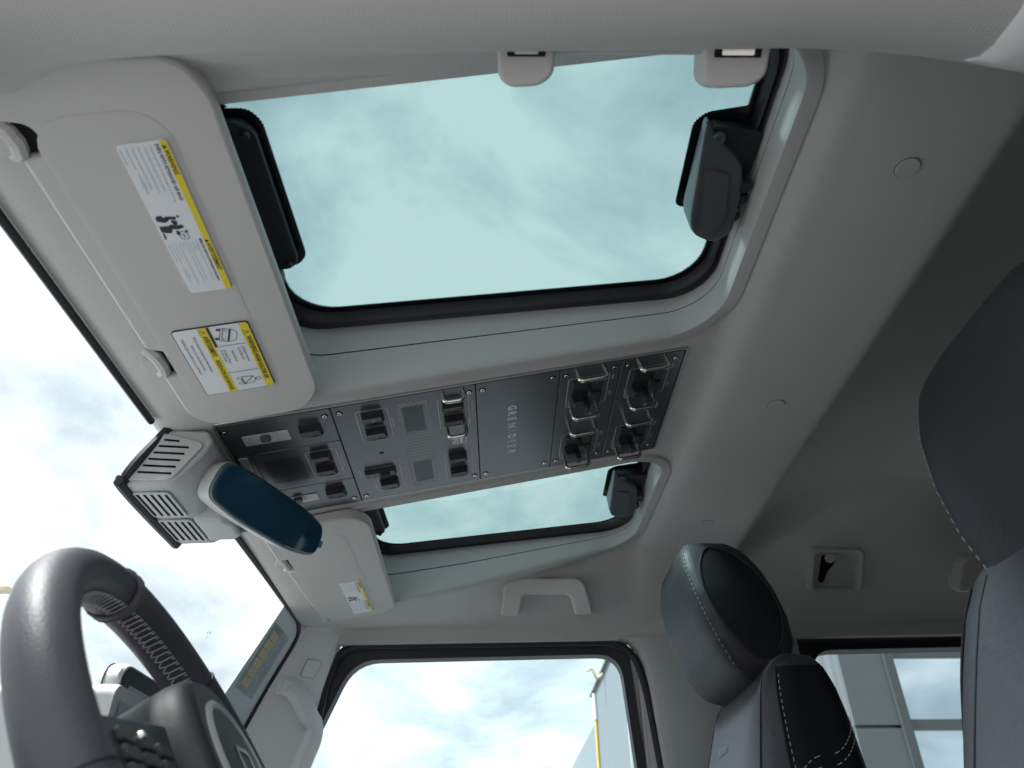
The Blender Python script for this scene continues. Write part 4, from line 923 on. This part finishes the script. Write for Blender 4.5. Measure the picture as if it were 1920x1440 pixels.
def seat(cy0, dx, dz, label, hr_dz=0, hr_dx=0, hk=1.0, wk=1.0, xk=1.12):
    st = thing('car_seat', label, 'car seat', (.38+dx, cy0, -.62+dz), 'front seats')
    def surf(T, e, z, a, d=0, ddx=0, ddz=0):
        xf, xb, hw = table(T, z); cx, hx = (xf+xb)/2, (xb-xf)/2; c, s = math.cos(a), math.sin(a)
        p = Vector((cx+hx*math.copysign(abs(c)**(2/e), c), cy0+hw*math.copysign(abs(s)**(2/e), s), z))
        nn = Vector((abs(c)**(2-2/e)*math.copysign(1, c)/hx, abs(s)**(2-2/e)*math.copysign(1, s)/hw, 0)).normalized()
        return p + nn*d + Vector((dx+ddx, 0, dz+ddz))
    HT = [(.278+(z-.278)*hk, .365+(a-.365)*xk, .365+(b-.365)*xk, c*wk) for z, a, b, c in HR]
    HZ = lambda z: .278+(z-.278)*hk
    def H(z, a, d=0, e=6.5):
        xf, xb, hw = table(HT, HZ(z)); cx, hx = (xf+xb)/2, (xb-xf)/2; c, s = math.cos(a), math.sin(a)
        ro = (abs(c)**e+abs(s)**e)**(-1/e); px_, py_ = ro*c, ro*s
        nn = Vector((math.copysign(abs(px_)**(e-1), px_)/hx, math.copysign(abs(py_)**(e-1), py_)/hw, 0)).normalized()
        return Vector((cx+hx*px_, cy0+hw*py_, HZ(z))) + nn*d + Vector((dx+hr_dx, 0, dz+hr_dz))
    B = lambda z, a, d=0: surf(SB, 4.5, z, a, d)
    n = 48
    zs = [HR[0][0] + (HR[-1][0]-HR[0][0])*k/24 for k in range(25)]
    n = 64
    hd = MB().loft([[H(z, 2*math.pi*k/n) for k in range(n)] for z in zs]).build('headrest', 'leather', st, angle=80)
    zb = [-.62 + (.296+.62)*k/60 for k in range(61)]
    bk = MB().loft([[B(z, 2*math.pi*k/n) for k in range(n)] for z in zb]).build('backrest', 'leather_front', st, angle=80)
    PI = math.pi
    # dark side panels (angle pi = front, -pi/2 = near side, 0 = back)
    for sd_ in (-1, 1):
        ang = lambda f: sd_*(PI*.5 + (PI*.5)*f)                 # f: 0 side, 1 front, -1 back
        # oval side panel with piping, stitching along the front corner
        oz, hz = .378, .092
        def oval(q, k=1.0, d=.0014): return H(oz + hz*k*math.sin(q), ang(.40*k*math.copysign(abs(math.cos(q))**.75, math.cos(q)) - .02), d)
        nq = 40; ringq = [2*PI*j/nq for j in range(nq)]
        MB().loft([[oval(q, k_) for q in ringq] for k_ in (1.0, .8, .6, .4, .2, .05)], True, True).build('side_panel', 'leather_dark', hd, angle=80)
        MB().tube([oval(q, 1.0, .0016) for q in ringq], .0017, 6, closed=True).build('piping', 'piping', hd)
        mb = MB(); zr2 = [.272 + (.480-.272)*k/104 for k in range(105)]
        path = [H(z, ang(.475), .0008) for z in zr2]
        for k in range(0, 102, 4): mb.tube([path[k], path[k+1], path[k+2]], .0005, 5)
        mb.build('stitching', 'thread_dim', hd, kind='stuff')
        zr = [-.35 + (.262+.35)*k/40 for k in range(41)]
        def fb(z): return .16 + .20*sstep(.05, .26, z)
        G = [[B(z, ang(-.8 + (fb(z)+.8)*j/14), .0012) for j in range(15)] for z in zr]
        MB().loft(G, closed=False).build('side_bolster', 'leather_dark', bk, angle=80)
        MB().tube([B(z, ang(fb(z)), .0016) for z in zr], .0018, 6).build('piping', 'piping', bk)
        for off in (0, .013):
            mb = MB(); path = [B(.080 + off + .105*math.sin(PI/2*k/110), ang(.30 - .95*k/110), .0024) for k in range(111)]
            for k in range(0, 108, 4): mb.tube([path[k], path[k+1], path[k+2]], .00055, 5)
            mb.build('stitching', 'thread', bk, kind='stuff')
        mb = MB(); path = [B(.10 + .16*k/70, ang(fb(.10 + .16*k/70)-.05), .0022) for k in range(71)]
        for k in range(0, 68, 4): mb.tube([path[k], path[k+1], path[k+2]], .0005, 5)
        mb.build('stitching', 'thread', bk, kind='stuff')
        # centre panel seams on the front face
        MB().tube([B(-.3 + .56*k/40, ang(.60 + .10*sstep(-.1, .26, -.3+.56*k/40)), .0004) for k in range(41)], .0013, 6).build('seam', 'piping', bk)
    MB().loft([[Vector((x+dx+hr_dx*.5, cy0+y, z+dz)) for x, y in rrect(.375, .425, -.05, .05, .015)] for z in (.25, .30+hr_dz)]).build('headrest_gap_shade', 'hole', st, bevel=.008)  # added black block standing in for the shade between headrest and backrest
    return st, B
st, B = seat(1.25, 0, 0, 'dark leather passenger seat and headrest seen across the cabin')
tf = frame(B(.182, math.pi-.02, .0010), (.24, 0, .97), (0, -1, 0), (-.97, 0, .24))
mb = MB(); text(mb, 'RECARO', tf, 0, -.028, .013, bold=True, w=.0008); mb.build('embossed_lettering', 'lever', st, smooth=False)
seat(.530, .070, -.020, 'near driver seat and headrest cut off by the right edge', -.058, .060, 1.14, 1.12, 1.15)

# ================================================================== STEERING WHEEL
WC = Vector((-.197, .545, .050)); WT = R_(34); WR, Wr = .167, .0172
wv = Vector((-math.sin(WT), 0, math.cos(WT))); wy = Vector((0, 1, 0)); wn_ = Vector((math.cos(WT), 0, math.sin(WT)))   # wn_ points at the driver
sw_ = thing('steering_wheel', 'black leather steering wheel with pale stitching in front of the driver', 'steering wheel', WC)
def rim(a, b=0, d=0, rr=Wr):
    """a around the wheel (0 = passenger side, 90 = top), b around the tube (0 = outside, 90 = towards driver)"""
    A = R_(a); rad = wy*math.cos(A) + wv*math.sin(A); Bq = R_(b)
    return WC + rad*WR + (rad*math.cos(Bq) + wn_*math.sin(Bq)*1.08)*(rr+d)
def arc(a0, a1, n, rr, seg=20, d=0):
    return MB().loft([[rim(a0+(a1-a0)*k/n, 360*j/seg, d, rr) for j in range(seg)] for k in range(n+1)])
arc(0, 360, 120, Wr).build('rim', 'wheel_leather', sw_, angle=80)
for a0, a1 in ((-32, 44), (183, 220)):
    gp = arc(a0, a1, 24, Wr, d=.0010).build('perforated_grip', 'wheel_leather', sw_, angle=80)
    mb = MB()
    for i in range(int((a1-a0)/1.15)):
        for j in range(22):
            a = a0+1+i*1.15; b = 20+j*8.2 + (4 if i % 2 else 0)
            p = rim(a, b, .0014); nn = (p-rim(a, b, -.005)).normalized(); t1 = (rim(a+1, b, .0014)-p).normalized(); t2 = nn.cross(t1); r = .00062
            mb.add([p+t1*r, p+t2*r, p-t1*r, p-t2*r], [(0, 1, 2, 3)])
    mb.build('perforation', 'piping', gp, smooth=False, kind='stuff')
    for a in (a0, a1): MB().tube([rim(a, 360*j/20, .0006) for j in range(20)], .0011, 6, closed=True).build('grip_seam', 'piping', sw_)
ac = arc(86.6, 88.4, 3, Wr, d=.0012).build('top_marker', 'accent', sw_, angle=60)
for a in (86.0, 89.0): MB().tube([rim(a, 360*j/20, .0012) for j in range(20)], .0010, 6, closed=True).build('marker_edge', 'lever', sw_)
mb = MB()                                                     # cross stitching along the inside of the rim
for (s0, s1) in ((45, 85), (90, 182)):
    k = 0; a = s0
    while a < s1:
        mb.tube([rim(a, 160, .0008), rim(a+.5, 172, .0010), rim(a+.7, 187, .0010), rim(a+1.3, 200, .0008)], .0005, 5)
        mb.tube([rim(a+1.5, 160, .0008), rim(a+2.1, 167, .0008)], .0005, 5); mb.tube([rim(a+1.3, 200, .0008), rim(a+2.2, 196, .0008), rim(a+2.6, 190, .0008)], .0005, 5)
        a += 2.5
mb.build('cross_stitching', 'thread_dim', sw_, kind='stuff')
hubf = frame(WC + wn_*.012, wy, wv, wn_)
def lo(poly_levels): return [[hubf(a, b, w) for a, b in L_] for L_, w in poly_levels]
hp_ = rpoly([(-.062, -.06), (-.066, .02), (-.045, .062), (0, .074), (.045, .062), (.066, .02), (.062, -.06), (0, -.075)], .03, 5)
sh = lambda k: [(a*k, b*k) for a, b in hp_]
MB().loft(lo([(sh(.94), -.060), (sh(1.0), -.045), (sh(1.0), .006), (sh(.97), .016), (sh(.88), .022)])).build('hub', 'hub', sw_, angle=60)
nn = 40; cir = lambda r: [(r*math.cos(2*math.pi*k/nn), r*math.sin(2*math.pi*k/nn)) for k in range(nn)]
MB().loft(lo([(cir(.050), .018), (cir(.050), .0235), (cir(.047), .0250), (cir(.046), .0235)])).build('hub_ring', 'mirror_shell', sw_, angle=40)
MB().loft(lo([(cir(.0462), .020), (cir(.0455), .0232), (cir(.040), .0245), (cir(.02), .0255)])).build('hub_badge_plate', 'hub', sw_, angle=60)
em = MB(); outline(em, rrect(-.013, .013, -.012, .012, .003), hubf, .004, .0262); em.build('emblem', 'steel', sw_, smooth=False)
em = MB(); text(em, 'Λ', hubf, 0, 0, .02, w=.027)
for a0 in (180, 0, 270):                                     # spokes
    A = R_(a0); rad = Vector((math.cos(A), math.sin(A))); tn = Vector((-rad.y, rad.x)); sgn = 1 if a0 == 180 else -1
    pl_ = [rad*.055+tn*.032, rad*.165+tn*.024, rad*.165-tn*.018, rad*.055-tn*.034]
    sp_ = MB().prism(rpoly([tuple(p) for p in pl_], .006), -.020, .004, hubf).build('spoke', 'switch', sw_, bevel=.004)
    if a0 != 270:
        MB().prism([tuple(rad*.062+tn*.030), tuple(rad*.158+tn*.022), tuple(rad*.158+tn*.018), tuple(rad*.062+tn*.025)], .004, .0062, hubf).build('spoke_trim', 'mirror_shell', sp_, bevel=.001)
        for i in range(3):
            for j in (-1, 0, 1):
                c0 = rad*(.085+.026*i)+tn*(.011*j*.9)
                MB().prism(rrect(c0.x-.009, c0.x+.009, c0.y-.004, c0.y+.004, .002), .003, .0068, hubf).build('button', 'hub', sp_, bevel=.001)
        for i, (r_, t_) in enumerate(((.088, .012), (.12, -.012))): 
            c0 = rad*r_+tn*t_; MB().disc(hubf, c0.x, c0.y, .0028, .0066, 10, .002, .009).build('toggle', 'steel', sp_)

# ================================================================== DASH DISPLAYS
ds = thing('centre_display', 'upright centre display with dark screen behind the steering wheel', 'display', (-.40, .96, 0))
fd = lambda a, b, w=0: Vector((-.392+w, .962+a, .105+b))
pl_ = rrect(-.160, .160, -.105, .100, .018, 5)
MB().loft([[fd(a*k, b*k, w) for a, b in pl_] for k, w in ((.90, -.034), (.97, -.026), (1, -.014), (1, -.002), (.985, .001))]).build('housing', 'mirror_shell', ds, angle=40)
MB().tube([fd(a*1.002, b*1.002, -.016) for a, b in pl_], .0008, 5, closed=True).build('housing_seam', 'groove', ds)
MB().loft([[fd(a*k, b*k, w) for a, b in pl_] for k, w in ((.975, .0005), (.965, .0022))]).build('bezel', 'piping', ds, angle=40)
MB().flat(rrect(-.140, .140, -.085, .080, .003), fd, .0026).build('screen', 'screen', ds, smooth=False)
dd = thing('driver_display', 'small pale driver display box beside the centre screen', 'display', (-.36, .68, 0))
fd2 = lambda a, b, w=0: Vector((-.318+w, .650+a, .075+b))
pl_ = rrect(0, .12, -.085, .074, .010, 5)
MB().loft([[fd2(a*k, b*k, w) for a, b in pl_] for k, w in ((.98, -.110), (1, -.100), (1, -.004), (.985, .0))]).build('housing', 'mirror_shell', dd, angle=45)
MB().flat(rrect(.012, .108, -.070, .062, .003), fd2, .0008).build('screen', 'screen', dd, smooth=False)
